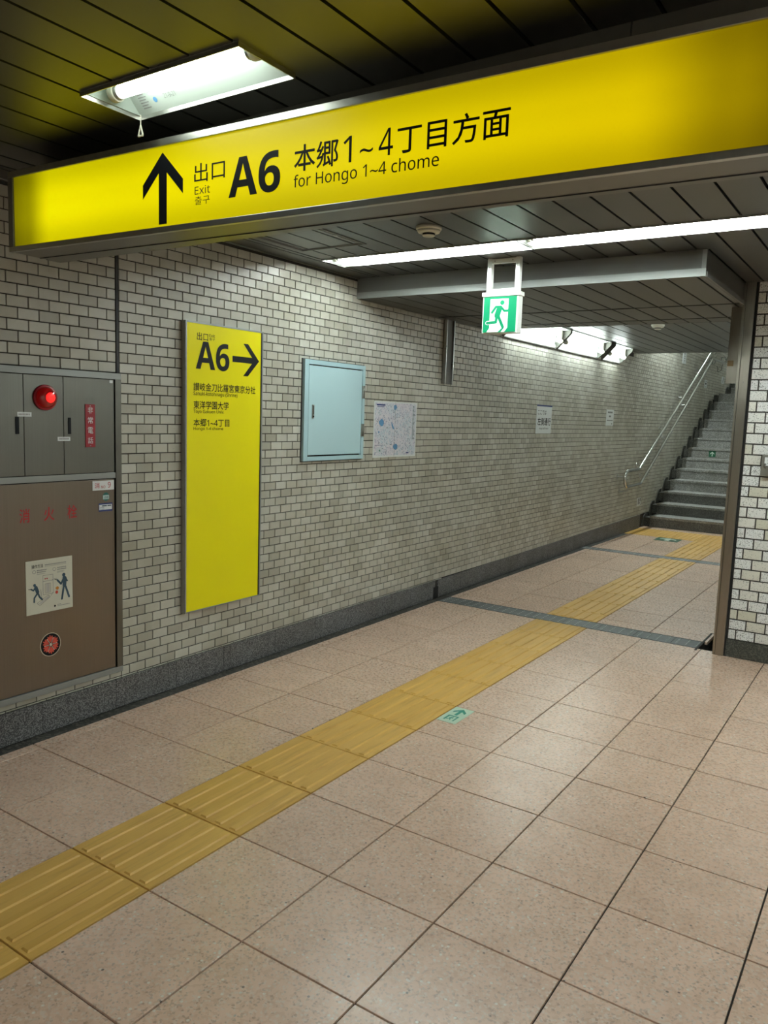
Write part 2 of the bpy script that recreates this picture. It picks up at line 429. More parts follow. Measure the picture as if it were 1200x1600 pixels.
def put_tile(x0, y0, x1, y1, individual=True):
    w_, l_ = round(x1 - x0, 3), round(y1 - y0, 3)
    z = random.uniform(-.0006, .0003)
    if individual:
        if (w_, l_) not in cache: cache[(w_, l_)] = tile_mesh(w_, l_).mesh('tile', MT['floor'])
        o = inst(cache[(w_, l_)], 'tile', (x0, y0, z), floor)
        o.rotation_euler = (random.uniform(-.0012, .0012), random.uniform(-.0012, .0012), 0)
    else:
        t = tile_mesh(w_, l_); n = len(stuff_floor.v)
        stuff_floor.v += [(a + x0, b + y0, c + z) for a, b, c in t.v]; stuff_floor.f += [tuple(n + i for i in q) for q in t.f]
XG = -3.115         # edge of the gutter along the left wall
for j in range(-19, 10):
    y0 = R0 + j * P
    for i in range(-1, 18):
        x0 = C0 + i * P; x1 = x0 + P
        if i == 2: continue                     # the tactile strip
        if i == -1: x0 = XG
        put_tile(x0, y0, min(x1, XE), y0 + P, individual=(x0 < .0 and y0 > .65))
# corridor floor
rows = [5.72, 5.885] + [5.885 + .4075 * k for k in range(1, 8)] + [9.035]
rows = [r for r in rows if r <= 9.036]
rows2 = [9.215, 9.55, 9.96, 10.37, 10.74]
for rr in (rows, rows2):
    for y0, y1 in zip(rr, rr[1:]):
        if y1 - y0 < .02: continue
        for i in range(-1, 6):
            x0 = C0 + i * P; x1 = x0 + P
            if i == 2: continue
            if i == -1: x0 = XG
            if i == 5: x1 = XR + .0 if y0 > 5.9 else -1.075
            if x1 - x0 > .03: put_tile(x0, y0, x1, y1)
for i in range(6):
    put_tile(-3.19 + i * .38, 11.475, -3.19 + (i + 1) * .38, 11.72)
stuff_floor.build('tile', 'floor', floor, kind='stuff')
# dirty gutter along the left wall (a sunk cement strip)
MB().box(XW, XG, YB, 5.52, -.012, -.004).box(XW, XG, 5.72, 11.4, -.012, -.004).build('gutter', 'grime', floor)
# pit beside the post where the shutter rail goes down
MB().box(-1.085, -1.070, 5.46, 6.0, -.1, .001).box(-1.07, XR, 5.985, 6.0, -.1, .001).build('pit_edge', 'grime', floor)

# ---- left wall
wall_left = structure('wall_left', MB().box(XW - .25, XW - .006, YB, Y_FAR, 0, Z_TOP), 'grout')
PY, PZ, Z0 = .0985, .0486, 1.906
def wtile(w_, h_, g=.0025, th=.006, i=.0012):
    """tile on a wall facing +x, local y from 0, z from 0"""
    a0, a1, b0, b1 = g, w_ - g, g, h_ - g
    v = [(-th, a0, b0), (-th, a1, b0), (-th, a1, b1), (-th, a0, b1), (-i, a0, b0), (-i, a1, b0), (-i, a1, b1), (-i, a0, b1),
         (0, a0 + i, b0 + i), (0, a1 - i, b0 + i), (0, a1 - i, b1 - i), (0, a0 + i, b1 - i)]
    f = [(0, 1, 5, 4), (1, 2, 6, 5), (2, 3, 7, 6), (3, 0, 4, 7), (4, 5, 9, 8), (5, 6, 10, 9), (6, 7, 11, 10), (7, 4, 8, 11), (8, 9, 10, 11)]
    return v, f
SEAM0, SEAM1 = 2.427, 2.446
cand = []; stuffw = MB()
def base_top(y): return .148 if y < 5.6 else .148 + (y - 5.6) * .0075
def stair_z(y):
    if y < ST0: return 0
    k = int((y - ST0) / RUN) + 1
    if k <= NST: return RISE * k
    if y < 17.0: return RISE * NST
    return RISE * (NST + 1 + int((y - 17.0) / RUN))
for n in range(-80, 37):
    zt = Z0 - n * PZ; zb = zt - PZ
    half = (n % 2) != 0
    if zt > Z_TOP - .3: continue
    spans = []
    y = SEAM1 - (PY / 2 if half else 0)
    while y < Y_FAR: spans.append((max(y, SEAM1), y + PY)); y += PY
    y = SEAM0 + (PY / 2 if half else 0)
    while y > -.5: spans.append((y - PY, min(y, SEAM0) if (zt > .25 or y < SEAM0) else SEAM1)); y -= PY
    for a, b in spans:
        ym = (a + b) / 2
        if zt > ZC + .03 and b < Y_END - .1: continue
        lo = max(base_top(ym), stair_z(ym) - .1)
        if zt < lo + .008: continue
        z0 = max(zb, lo - .002)
        if ym < 2.44 and a < SEAM0 and zt > .2 and zb < 1.655: 
            if zb < 1.655 < zt - .015: z0 = 1.655
            elif zt > .2 and z0 < .19 and zt > .19: pass
            else: continue
            if z0 == 1.655: pass
            else:
                cand.append((a, z0, b, .187)); continue
        cand.append((a, z0, b, zt))
def vis(t):
    a, z0, b, zt = t
    return a > 1.78 and z0 < 2.2 and not (2.87 < a and b < 3.42 and z0 > .43 and zt < 1.93)
near = sorted([t for t in cand if vis(t)], key=lambda t: t[0])[:300]; nset = set(near)
tcache = {}
for t in cand:
    a, z0, b, zt = t
    dx = random.uniform(-.0006, .0004)
    if t in nset:
        k = (round(b - a, 4), round(zt - z0, 4))
        if k not in tcache:
            m_ = MB(); m_.v, m_.f = wtile(*k); tcache[k] = m_.mesh('tile', MT['wtile'])
        inst(tcache[k], 'tile', (XW + dx, a, z0), wall_left)
    else:
        v, f = wtile(b - a, zt - z0); n = len(stuffw.v)
        stuffw.v += [(XW + dx + p, a + q, z0 + r) for p, q, r in v]; stuffw.f += [tuple(n + i for i in q) for q in f]
stuffw.build('tile', 'wtile', wall_left, kind='stuff')
# plain painted part behind the viewer
MB().box(XW - .006, XW, YB, -.5, .15, ZC).build('render_coat', 'plaster', wall_left)
MB().box(XW - .005, XW + .001, SEAM0 + .003, SEAM1 - .002, 1.66, ZC).build('expansion_joint', 'seam', wall_left)

# ---- granite skirting of the left wall, slab by slab
bl = sbase('baseboard_left')
cuts = [.80, 1.20, 1.605, 2.006, 2.407, 2.795, 3.148, 3.199, 3.589, 3.989, 4.39, 4.79, 5.19, 5.60]
for a, b in zip(cuts, cuts[1:]):
    if b == 5.60:
        MB().box(XW - .002, XW + .009, a + .001, b - .03, .0, .147).build('slab', 'granite', bl, bevel=.001)
    else:
        MB().box(XW - .002, XW + .009, a + .001, b - .001, 0, .147).build('slab', 'granite', bl, bevel=.001)
y = 5.62
while y < 11.45:
    ye = min(y + .398, 11.5)
    MB().prism([(XW - .002, y + .001, 0), (XW - .002, ye, 0), (XW - .002, ye, base_top(ye)), (XW - .002, y + .001, base_top(y))], (.011, 0, 0)).build('slab', 'granite', bl, bevel=.001); y += .40
MB().box(XW - .002, XW + .006, YB, .80, 0, .147).build('slab', 'granite', bl)
MB().box(XW - .001, XW + .010, 5.545, 5.625, 0, .095).build('broken_hole', 'void', bl)

# ---- front wall with big speckled tiles
FX0 = -.885
wall_front = structure('wall_front', MB().box(FX0 - .005, XE, YF + .007, YF + .25, 0, ZC + .05), 'grout')
PX, PZ2 = .1143, .0676
rows_ = []; stf = MB(); sc_ = {}
for r in range(34):
    z0 = .119 + r * PZ2 - .001; z1 = z0 + PZ2
    if z1 > ZC + .05: break
    x = FX0 + (-.062 if r % 2 == 0 else -.005)
    x = FX0 - (.066 if r % 2 == 0 else .009)
    while x < XE:
        a, b = max(x, FX0), min(x + PX, XE)
        if b - a > .02:
            wd, ht = round(b - a, 4), round(PZ2, 4)
            g, th, i = .0042, .007, .0015
            v, f = wtile(wd, ht, g, th, i)
            v = [(p[1], -p[0], p[2]) for p in v]
            if a < -.55:
                if wd not in sc_:
                    m_ = MB(); m_.v, m_.f = v, f; sc_[wd] = m_.mesh('tile', MT['stile'])
                inst(sc_[wd], 'tile', (a, YF + random.uniform(-.0008, .0006), z0), wall_front)
            else:
                n = len(stf.v); stf.v += [(a + p, YF + q, z0 + r_) for p, q, r_ in v]; stf.f += [tuple(n + i_ for i_ in q) for q in f]
        x += PX
stf.build('tile', 'stile', wall_front, kind='stuff')
bf = structure('baseboard_front', MB().box(-.893, -.3, YF - .008, YF + .01, 0, .116).box(-.297, .6, YF - .008, YF + .01, 0, .116).box(.603, XE, YF - .008, YF + .01, 0, .116), 'darkbase', bevel=.002)

# ---- right side of the corridor and of the stairwell
structure('wall_right', MB().box(XR, XR + .08, 5.53, ST0 + .1, -.1, ZC2 + .2).box(XR, XR + .08, ST0 + .1, Y_FAR, -.1, Z_TOP), 'plaster')
structure('wall_back', MB().box(XW - .25, XE, YB - .2, YB, 0, ZC + .1), 'plaster')
structure('wall_east', MB().box(XE, XE + .2, YB - .2, YF + .3, 0, ZC + .1), 'plaster')
structure('wall_far', MB().box(XW - .25, XR + .1, Y_FAR, Y_FAR + .2, 0, Z_TOP), 'plaster')

# ---- ceilings: planks
ceiling = structure('ceiling', MB().box(XW - .05, XE, YB, 4.36, ZC + .12, ZC + .16).box(XR, XE, 4.36, YF + .3, ZC + .12, ZC + .16), 'void')
PC, JX = .1567, -1.0155
holes = [(-2.107, -1.475, 1.490, 1.700), (-3.012, 3.30, 3.745, 3.968), (-3.012, 3.30, -1.61, -1.39), (-3.012, 3.30, -4.61, -4.39)]
pc_ = {}
def plank(x0, x1, y0, y1, z, parent):
    g = .0058
    k = (round(x1 - x0, 4), round(y1 - y0, 4))
    if k[0] < .012 or k[1] < .012: return
    if k not in pc_:
        w_, l_ = k; mb = MB()
        mb.box(g, w_ - g, .001, l_ - .001, 0.0, .012); pc_[k] = mb.mesh('plank', MT['ceil'])
    inst(pc_[k], 'plank', (x0, y0, z + random.uniform(0, .0006)), parent)
def planks(xa, xb, ya, yb, z, parent, hl=(), joints=()):
    k0 = math.floor((xa - JX) / PC)
    x = JX + k0 * PC
    while x < xb - .01:
        a, b = max(x, xa), min(x + PC, xb); x += PC
        if b - a < .012: continue
        # split at hole edges in x
        xs = sorted({a, b} | {h for q in hl for h in q[:2] if a + .012 < h < b - .012})
        for c, d in zip(xs, xs[1:]):
            segs = [(ya, yb)]
            for (hx0, hx1, hy0, hy1) in hl:
                if hx0 - .006 < c and d < hx1 + .006 or (c < (hx0 + hx1) / 2 < d):
                    ns = []
                    for s0, s1 in segs:
                        if hy1 <= s0 or hy0 >= s1: ns.append((s0, s1))
                        else:
                            if hy0 > s0: ns.append((s0, hy0))
                            if hy1 < s1: ns.append((hy1, s1))
                    segs = ns
            for s0, s1 in segs: plank(c, d, s0, s1, z, parent)
planks(XW, XE, YB, 1.93, ZC, ceiling, holes)
planks(XW, XE, 1.93, 4.36, ZC, ceiling, holes)
planks(XR + .003, XE, 4.36, YF, ZC, ceiling)
# soffit over the corridor mouth
soffit = sbase('ceiling_soffit')
MB().box(XW, XR - .012, 4.376, 6.298, ZS + .05, ZS + .07).build('backing', 'void', soffit)
planks(XW, XR - .01, 4.375, 5.405, ZS, soffit)
planks(XW, XR - .01, 5.445, 6.06, ZS, soffit)
planks(XW, XR - .01, 6.095, 6.30, ZS, soffit)
MB().box(XW, XR, 4.362, 4.374, ZS + .004, ZC).build('fascia', 'fascia', soffit)
MB().box(XW, XR, 4.3592, 4.372, ZS - .004, ZS + .012).box(XW, XR, 4.3600, 4.372, ZS + .012, ZS + .023).box(XW, XR, 4.3592, 4.372, ZS + .023, ZS + .036).build('lip', 'lip', soffit)
MB().box(XR - .022, XR, 4.353, 4.372, ZS + .036, ZC).build('corner_strip', 'lip', soffit)
MB().box(XR - .010, XR, 4.372, YF, ZS + .004, ZC).build('fascia', 'ceil', soffit)  # darker metal stands in for the shadow on this side face
MB().box(XR - .012, XR + .006, 4.372, YF, ZS - .006, ZS + .02).build('lip', 'fascia', soffit)
MB().box(XW, XR, 6.30, 6.32, ZS, ZC2 + .02).build('end_plate', 'fascia', soffit)
# corridor ceiling
cc = sbase('ceiling_corridor')
MB().box(XW, XR, 6.322, Y_END, ZC2 + .05, ZC2 + .07).build('backing', 'void', cc)
planks(XW, XR, 6.32, Y_END, ZC2, cc)
MB().box(XW, XR, Y_END, Y_END + .03, ZC2 - .004, ZC2 + .9).build('end_plate', 'framegrey', cc)
structure('ceiling_stairwell', MB().box(XW, XR, Y_END + .03, Y_END + .1, ZC2 + .8, Z_TOP).box(XW, XR, Y_END, Y_FAR, Z_TOP - .05, Z_TOP), 'plaster')
# edge trim where the ceiling meets the left wall
structure('trim_1', MB().box(XW, XW + .012, YB, 4.36, ZC - .006, ZC + .002), 'framegrey')
structure('trim_2', MB().box(XW, XW + .012, 4.375, 6.3, ZS - .006, ZS + .002), 'framegrey')

# ---- bulkhead strip the big sign is fixed to
bulk = sbase('trim_3')
MB().box(-2.876, -2.31, 1.868, 1.93, 2.063, ZC).box(-2.306, -.62, 1.868, 1.93, 2.063, ZC).box(-.616, .15, 1.868, 1.93, 2.063, ZC).build('panel', 'framegrey', bulk)

# ================================================================== THINGS
# ---- big yellow sign
SA = math.atan(.0408)
S0 = Vector((-2.82, 1.70, 0)); SU = Vector((math.cos(SA), math.sin(SA), 0)); SNf = Vector((math.sin(SA), -math.cos(SA), 0))
sp = Plane(S0, SU, (0, 0, 1), SNf)
sign = thing('wayfinding_sign', 'long backlit yellow exit A6 sign hanging below the ceiling', 'sign', (-2.82, 1.70, 2.058))
def sbox(a0, a1, b0, b1, d0, d1):
    return MB().prism([sp(a0, b0, d0), sp(a1, b0, d0), sp(a1, b1, d0), sp(a0, b1, d0)], SNf * (d1 - d0))
L1 = 2.60
sbox(-.022, L1 + .022, 2.060, 2.340, -.160, -.012).build('housing', 'framegrey', sign, bevel=.002)
sbox(-.022, L1 + .022, 2.320, 2.342, -.012, .004).build('top_rail', 'alu', sign, bevel=.0015)
sbox(-.022, L1 + .022, 2.058, 2.076, -.012, .004).build('bottom_rail', 'alu', sign, bevel=.0015)
sbox(-.022, .006, 2.076, 2.320, -.012, .004).build('side_rail', 'framegrey', sign, bevel=.0015)
sbox(L1 - .006, L1 + .022, 2.076, 2.320, -.012, .004).build('side_rail', 'framegrey', sign, bevel=.0015)
sbox(-.020, L1 + .020, 2.0575, 2.0605, -.124, -.122).build('joint_line', 'seam', sign)
# face: own origin so that the painted backlight falloff follows its length
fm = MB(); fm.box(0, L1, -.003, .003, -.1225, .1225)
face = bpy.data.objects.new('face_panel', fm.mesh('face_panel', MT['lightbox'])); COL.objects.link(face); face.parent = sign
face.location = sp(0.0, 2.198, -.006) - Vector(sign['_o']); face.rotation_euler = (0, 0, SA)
D = -.0015
def st(body, a0, b0, a1, b1, wt, **k): return text(body, sp, a0, b0, a1, b1, D, 'black', sign, wt, **k)
st('出口', .918, 2.193, 1.044, 2.248, .004)
st('Exit', .920, 2.158, .984, 2.182, .0)
st('출구', .921, 2.127, .983, 2.152, .0)
st('A6', 1.060, 2.132, 1.256, 2.245, .030)
st('本郷', 1.306, 2.176, 1.456, 2.246, .018)
st('1', 1.473, 2.178, 1.500, 2.246, .0)
st('~', 1.527, 2.196, 1.568, 2.207, .006)
st('4', 1.586, 2.180, 1.630, 2.248, .0)
st('丁目方面', 1.643, 2.178, 1.955, 2.248, .014)
st('for Hongo 1~4 chome', 1.305, 2.124, 1.767, 2.168, .004)
flat(sp, [[(.780, 2.302), (.690, 2.212), (.690, 2.168), (.780, 2.258)], [(.780, 2.302), (.870, 2.212), (.870, 2.168), (.780, 2.258)], rect(.763, 2.084, .799, 2.262)], D).build('arrow', 'black', sign)

# ---- short ceiling lamp in front of the sign
def recessed_lamp(root, x0, x1, y0, y1, z, tubes, drop=.008, depth=.075, rm_='reflector', tm='tube', ty=None, tr=.016, tz=.028, flip=False):
    """open trough: sheet-metal walls, sloping reflector, tube(s) along x. tubes = list of (x0, x1)"""
    t = .004; top = z + depth; ym = (y0 + y1) / 2 if ty is None else ty
    r = MB()
    r.prism([(x0, y0, z), (x0, y0 + .035, top), (x0, y1 - .075, top), (x0, y1, z), (x0, y1 + t, z), (x0, y1 - .075 + t, top + t), (x0, y0 + .035 - t, top + t), (x0, y0 - t, z)], (x1 - x0, 0, 0))
    r.build('reflector', rm_, root)
    MB().prism([(x0, y0, z), (x0, y1, z), (x0, y1 - .07, top), (x0, y0 + .03, top)], (t, 0, 0)).build('end_plate', rm_, root)
    MB().prism([(x1 - t, y0, z), (x1 - t, y1, z), (x1 - t, y1 - .07, top), (x1 - t, y0 + .03, top)], (t, 0, 0)).build('end_plate', rm_, root)
    rm = MB(); e = .003
    rm.box(x0 - e, x1 + e, y0 - e, y0, z - drop, z + .01).box(x0 - e, x1 + e, y1, y1 + e, z - drop, z + .01).box(x0 - e, x0, y0, y1, z - drop, z + .01).box(x1, x1 + e, y0, y1, z - drop, z + .01)
    rm.build('rim', 'alu', root)
    for a, b in tubes:
        zt = z + tz
        MB().tube([(a + .035, ym, zt), (b - .035, ym, zt)], tr, 16).build('tube', tm, root, smooth=True)
        for q, s_ in ((a, 1), (b, -1)):
            MB().tube([(q + s_ * .001, ym, zt), (q + s_ * .022, ym, zt)], tr + .007, 16).build('socket', 'offwhite', root, smooth=True)
            MB().tube([(q + s_ * .022, ym, zt), (q + s_ * .036, ym, zt)], tr + .0015, 16).build('tube_cap', 'cap', root, smooth=True)
lamp1 = thing('ceiling_lamp', 'short recessed ceiling lamp with pull cord in front of the yellow sign', 'lamp', (-1.79, 1.595, ZC))
recessed_lamp(lamp1, -2.107, -1.475, 1.490, 1.700, ZC, [(-2.085, -1.495)], rm_='reflector2', tm='tuben', tr=.019, ty=1.585, tz=.024, drop=.012)
MB().tube([(-2.085, 1.685, ZC - .004), (-2.085, 1.685, 2.372)], .0018, 6).build('pull_cord', 'offwhite', lamp1)
ring = MB(); tri = [(-2.085, 1.685, 2.374), (-2.096, 1.685, 2.344), (-2.074, 1.685, 2.344), (-2.085, 1.685, 2.374)]
for p, q in zip(tri, tri[1:]): ring.tube([p, q], .0028, 6)
ring.build('pull_ring', 'offwhite', lamp1)
# stickers on its sloping reflector
_v = Vector((0, -.075, .075)).normalized(); lp = Plane((0, 1.6995, ZC), (1, 0, 0), _v, Vector((0, -1, -1)).normalized())
flat(lp, [circle(-2.005, .034, .008, 20)], .001).build('sticker', 'mapblue', lamp1)
text('21-9-21', lp, -1.965, .030, -1.915, .044, .001, 'greyprint', lamp1, .0, name='date_print')
_q = []
for k in range(7):
    _q.append(rect(-2.070, .016 + k * .008, -2.045 + random.uniform(0, .022), .019 + k * .008))
flat(lp, _q, .001).build('data_label', 'greyprint', lamp1)

# ---- long strip lamps across the concourse ceiling
def strip(name_label, x0, x1, yy, mine):
    t = thing('strip_lamp', name_label, 'lamp', ((x0 + x1) / 2, yy + .11, ZC), 'recessed strip lamps across the concourse ceiling')
    recessed_lamp(t, x0, x1, yy + .005, yy + .218, ZC, [(x0 + .008, x1 - .008)], tm='tube', tr=.016, tz=.028, depth=.07)
    return t
sxs = [(-3.005, -1.757), (-1.750, -.502), (-.495, .753), (.76, 2.008), (2.015, 3.263)]
labs = ['lit strip lamp above the blue box, nearest the left wall', 'lit strip lamp above the green running-man sign, second from the left wall']
for (yy, tag_) in ((3.745, ''), (-1.61, 'behind the viewer'), (-4.61, 'far behind the viewer')):  # rows behind the viewer are unseen lamps added to light the foreground
    for i, (a, b) in enumerate(sxs):
        if tag_ == '' and i == 2: lb = 'lit strip lamp over the big-tiled wall, just right of the frame'
        elif tag_ == '' and i > 2: lb = 'lit strip lamp over the concourse %s of the big-tiled wall' % ('middle' if i == 3 else 'far right')
        elif tag_ == '': lb = labs[i]
        else: lb = 'added unseen strip lamp %s, %s in its row' % (tag_, ('first', 'second', 'third', 'fourth', 'fifth')[i])
        if tag_ and i < 2: continue
        tt = strip(lb, a, b, yy, tag_ == '')
        if i < 4: MB().box(b + .0005, b + .0065, yy + .006, yy + .217, ZC - .010, ZC + .01).build('joint_cover', 'seam', tt)
        if tag_ == '' and i < 2:
            qq = []
            for r in range(2):
                x = a + .06
                while x < a + .25:
                    ww = random.uniform(.004, .012); qq.append(rect(x, .030 + r * .018, x + ww, .042 + r * .018)); x += ww + .005
            lp2 = Plane((0, yy + .2175, ZC), (1, 0, 0), Vector((0, -.075, .07)).normalized(), Vector((0, -.07, -.075)).normalized())
            flat(lp2, qq, .001).build('data_label', 'greyprint', tt)

# ---- tubes on the corridor wall
def cove(label, y0, y1, z=2.28):
    t = thing('wall_lamp', label, 'lamp', (XW, (y0 + y1) / 2, z), 'open fluorescent lamps in the angle of corridor wall and ceiling')
    prof = [(XW + .006, z - .015), (XW + .02, z - .02), (XW + .012, z + .03), (XW + .03, z + .10), (XW + .085, z + .150), (XW + .165, z + .158), (XW + .165, ZC2 - .002), (XW + .004, ZC2 - .002)]
    MB().prism([(p, y0, q) for p, q in prof], (0, y1 - y0, 0)).build('reflector', 'reflector', t)
    for yy in (y0 - .012, y1): 
        MB().prism([(XW + .004, yy, z - .02), (XW + .035, yy, z - .015), (XW + .172, yy, z + .13), (XW + .172, yy, ZC2 - .002), (XW + .004, yy, ZC2 - .002)], (0, .012, 0)).build('end_plate', 'framegrey', t)
    MB().box(XW + .004, XW + .022, y0, y1, z - .028, z - .016).build('bottom_edge', 'framegrey', t)
    MB().tube([(XW + .09, y0 + .06, z + .045), (XW + .09, y1 - .06, z + .045)], .016, 14).build('tube', 'tubec', t, smooth=True)
    for q in (y0 + .045, y1 - .045):
        MB().tube([(XW + .09, q - .015, z + .045), (XW + .09, q + .015, z + .045)], .024, 14).build('socket', 'offwhite', t, smooth=True)
        MB().box(XW + .05, XW + .10, q - .015, q + .015, z + .05, z + .155).build('socket_arm', 'offwhite', t)
cove('long lit wall lamp behind the green running-man sign', 6.62, 7.87)
cove('long lit wall lamp in the middle of the corridor row', 7.92, 9.18)
cove('short lit wall lamp at the stair end of the corridor row', 9.36, 10.02)
for q, lb in ((6.9, 'added unseen fill lamp on the right side of the corridor behind the tall post'), (8.9, 'added unseen fill lamp on the right side of the corridor nearer the stairs')):  # unseen lamps added to brighten the corridor
    t = thing('wall_lamp', lb, 'lamp', (XR, q + .6, 2.3))
    MB().box(XR - .05, XR - .002, q, q + 1.25, 2.33, 2.36).build('housing', 'white', t)
    MB().tube([(XR - .075, q + .04, 2.31), (XR - .075, q + 1.21, 2.31)], .016, 12).build('tube', 'tubec', t, smooth=True)
    for e in (q + .02, q + 1.23): MB().box(XR - .10, XR - .03, e - .012, e + .012, 2.29, 2.345).build('socket', 'offwhite', t)
# stairwell lamp hidden above the corridor ceiling
sl = thing('stairwell_lamp', 'lit wall lamp in the stairwell above the corridor ceiling edge', 'lamp', (XW, 12.2, 3.2))
MB().box(XW + .001, XW + .06, 11.45, 12.75, 3.22, 3.27).build('housing', 'white', sl)
MB().tube([(XW + .10, 11.5, 3.2), (XW + .10, 12.7, 3.2)], .016, 14).build('tube', 'tubes', sl, smooth=True)
for q in (11.49, 12.71): MB().box(XW + .03, XW + .12, q - .015, q + .015, 3.18, 3.24).build('socket', 'offwhite', sl)
sl2 = thing('stairwell_lamp', 'lit wall lamp above the upper flight of the stairs', 'lamp', (XW, 16.8, 4.9))
MB().box(XW + .001, XW + .06, 16.1, 17.4, 4.92, 4.97).build('housing', 'white', sl2)
MB().tube([(XW + .10, 16.15, 4.9), (XW + .10, 17.35, 4.9)], .016, 14).build('tube', 'tubes', sl2, smooth=True)
for q in (16.14, 17.36): MB().box(XW + .03, XW + .12, q - .015, q + .015, 4.88, 4.94).build('socket', 'offwhite', sl2)

# ---- yellow direction board on the left wall
W0 = wl(0)
yb = thing('direction_board', 'tall yellow direction board with exit A6 and right arrow on tiled wall', 'sign', (XW, 3.13, .39))
DP = .032
def wbox(y0, y1, z0, z1, d0, d1): return MB().box(XW + d0, XW + d1, y0, y1, z0, z1)
wbox(2.832, 3.418, .405, 1.958, .0005, DP - .006).build('casing', 'alu', yb)
fr = MB()
for a in ((2.832, 2.842, .405, 1.958), (3.408, 3.418, .405, 1.958), (2.842, 3.408, .405, .412), (2.842, 3.408, 1.949, 1.958)):
    fr.box(XW + DP - .006, XW + DP, a[0], a[1], a[2], a[3])
fr.build('frame', 'lip', yb, bevel=.0008)
wbox(3.399, 3.408, .412, 1.949, DP - .006, DP - .001).build('gasket', 'black', yb)
wbox(2.842, 3.399, .412, 1.949, DP - .006, DP - .002).build('face_panel', 'ypanel', yb)
yp = wl(DP); D2 = -.0012
def yt(body, a0, b0, a1, b1, wt=.006, **k): return text(body, yp, a0, b0, a1, b1, D2, 'black', yb, wt, **k)
yt('出口', 2.910, 1.864, 2.989, 1.905, .002); yt('Exit', 2.998, 1.887, 3.038, 1.903, 0); yt('출구', 2.998, 1.870, 3.038, 1.884, 0)
yt('A6', 2.904, 1.714, 3.147, 1.860, .028)
yt('讃岐金刀比羅宮東京分社', 2.888, 1.600, 3.357, 1.643, .012)
yt('Sanuki-kotohiragu (Shrine)', 2.888, 1.571, 3.212, 1.597, .006)
yt('東洋学園大学', 2.889, 1.505, 3.145, 1.548, .012); yt('Toyo Gakuen Univ.', 2.889, 1.478, 3.110, 1.501, .006)
yt('本郷1~4丁目', 2.889, 1.412, 3.151, 1.453, .012); yt('Hongo 1-4 chome', 2.889, 1.389, 3.105, 1.409, .006)
flat(yp, [rect(3.171, 1.770, 3.350, 1.803), [(3.256, 1.876), (3.293, 1.876), (3.384, 1.787), (3.342, 1.787)], [(3.256, 1.697), (3.293, 1.697), (3.384, 1.787), (3.342, 1.787)]], D2).build('arrow', 'black', yb)

# ---- pale blue wall box
bb = thing('wall_cabinet', 'pale blue steel wall cabinet with grey hinges on the tiled wall', 'cabinet', (XW, 4.12, 1.197))
wbox(3.800, 4.462, 1.193, 1.841, 0, .006).build('shadow_border', 'seam', bb)  # dark rim standing in for the shadow around the box
o_ = MB()
for a in ((3.806, 3.846, 1.199, 1.836), (4.426, 4.456, 1.199, 1.836), (3.846, 4.426, 1.199, 1.226), (3.846, 4.426, 1.808, 1.836)):
    o_.box(XW + .004, XW + .024, *a)
o_.build('frame', 'bluebox', bb, bevel=.001)
wbox(3.846, 4.426, 1.226, 1.808, .004, .008).build('gap', 'void', bb)
wbox(3.849, 4.420, 1.236, 1.801, .008, .023).build('door', 'bluedoor', bb, bevel=.0015)
hp = wbox(3.882, 3.903, 1.470, 1.556, .023, .028).build('handle', 'steel', bb, bevel=.002)
MB().box(XW + .028, XW + .031, 3.888, 3.897, 1.495, 1.550).build('latch', 'framegrey', hp)
MB().lathe((XW + .028, 3.8925, 1.482), (1, 0, 0), [(0, .005), (.003, .005), (.003, .002)], 14).build('keyhole', 'black', hp)
for zz in (1.355, 1.615):
    h = wbox(4.420, 4.452, zz, zz + .085, .023, .030).build('hinge', 'steel', bb, bevel=.001)
    MB().tube([(XW + .031, 4.436, zz), (XW + .031, 4.436, zz + .085)], .005, 10).build('pin', 'framegrey', h, smooth=True)

# ---- map poster
mp_ = thing('map_poster', 'large folded white map poster taped beside the pale blue cabinet', 'poster', (XW, 4.89, 1.199))
MB().box(XW + .0006, XW + .0016, 4.604, 5.183, 1.199, 1.605).build('sheet', 'paper', mp_)
flat(W0, [rect(4.618, 1.212, 5.172, 1.595)], .0019).build('map_print', 'map', mp_)
def blob(y_, z_, ry_, rz_, n=11, sd=1):
    rnd = random.Random(sd); return [(y_ + ry_ * math.cos(2 * math.pi * k / n) * rnd.uniform(.75, 1.1), z_ + rz_ * math.sin(2 * math.pi * k / n) * rnd.uniform(.75, 1.1)) for k in range(n)]
flat(W0, [blob(4.88, 1.565, 0.023, 0.022, sd=2), blob(4.705, 1.452, 0.034, 0.027, sd=3), [(4.83, 1.462), (4.842, 1.450), (4.87, 1.415), (4.874, 1.402), (4.858, 1.405), (4.836, 1.430)], blob(4.895, 1.273, 0.032, 0.023, sd=5), blob(4.672, 1.383, .010, .008, sd=6)], .0023).build('water_print', 'mapblue', mp_)
flat(W0, [rect(4.636, 1.573, 4.745, 1.584), rect(4.642, 1.563, 4.735, 1.567), rect(5.045, 1.222, 5.085, 1.231), rect(4.624, 1.286, 4.74, 1.289)], .0023).build('title_print', 'navy', mp_)
for _p in (rect(5.118, 1.32, 5.165, 1.590), blob(4.675, 1.520, .034, .014, sd=8), rect(4.645, 1.232, 4.725, 1.272)): flat(W0, [_p], .0022).build('blank_field', 'lav', mp_)
_q = []
for k in range(26):
    z_ = 1.33 + k * .0098; _q.append(rect(5.124, z_, 5.124 + random.uniform(.015, .036), z_ + .004))
for k in range(60): 
    a_, b_ = random.uniform(4.63, 5.10), random.uniform(1.225, 1.55); _q.append(rect(a_, b_, a_ + random.uniform(.004, .012), b_ + .004))
flat(W0, _q, .0025).build('legend_print', 'slate', mp_, kind='stuff')
flat(W0, [[(4.682, 1.243), (4.700, 1.243), (4.692, 1.262)]], .0026).build('emblem_print', 'fgreen', mp_)
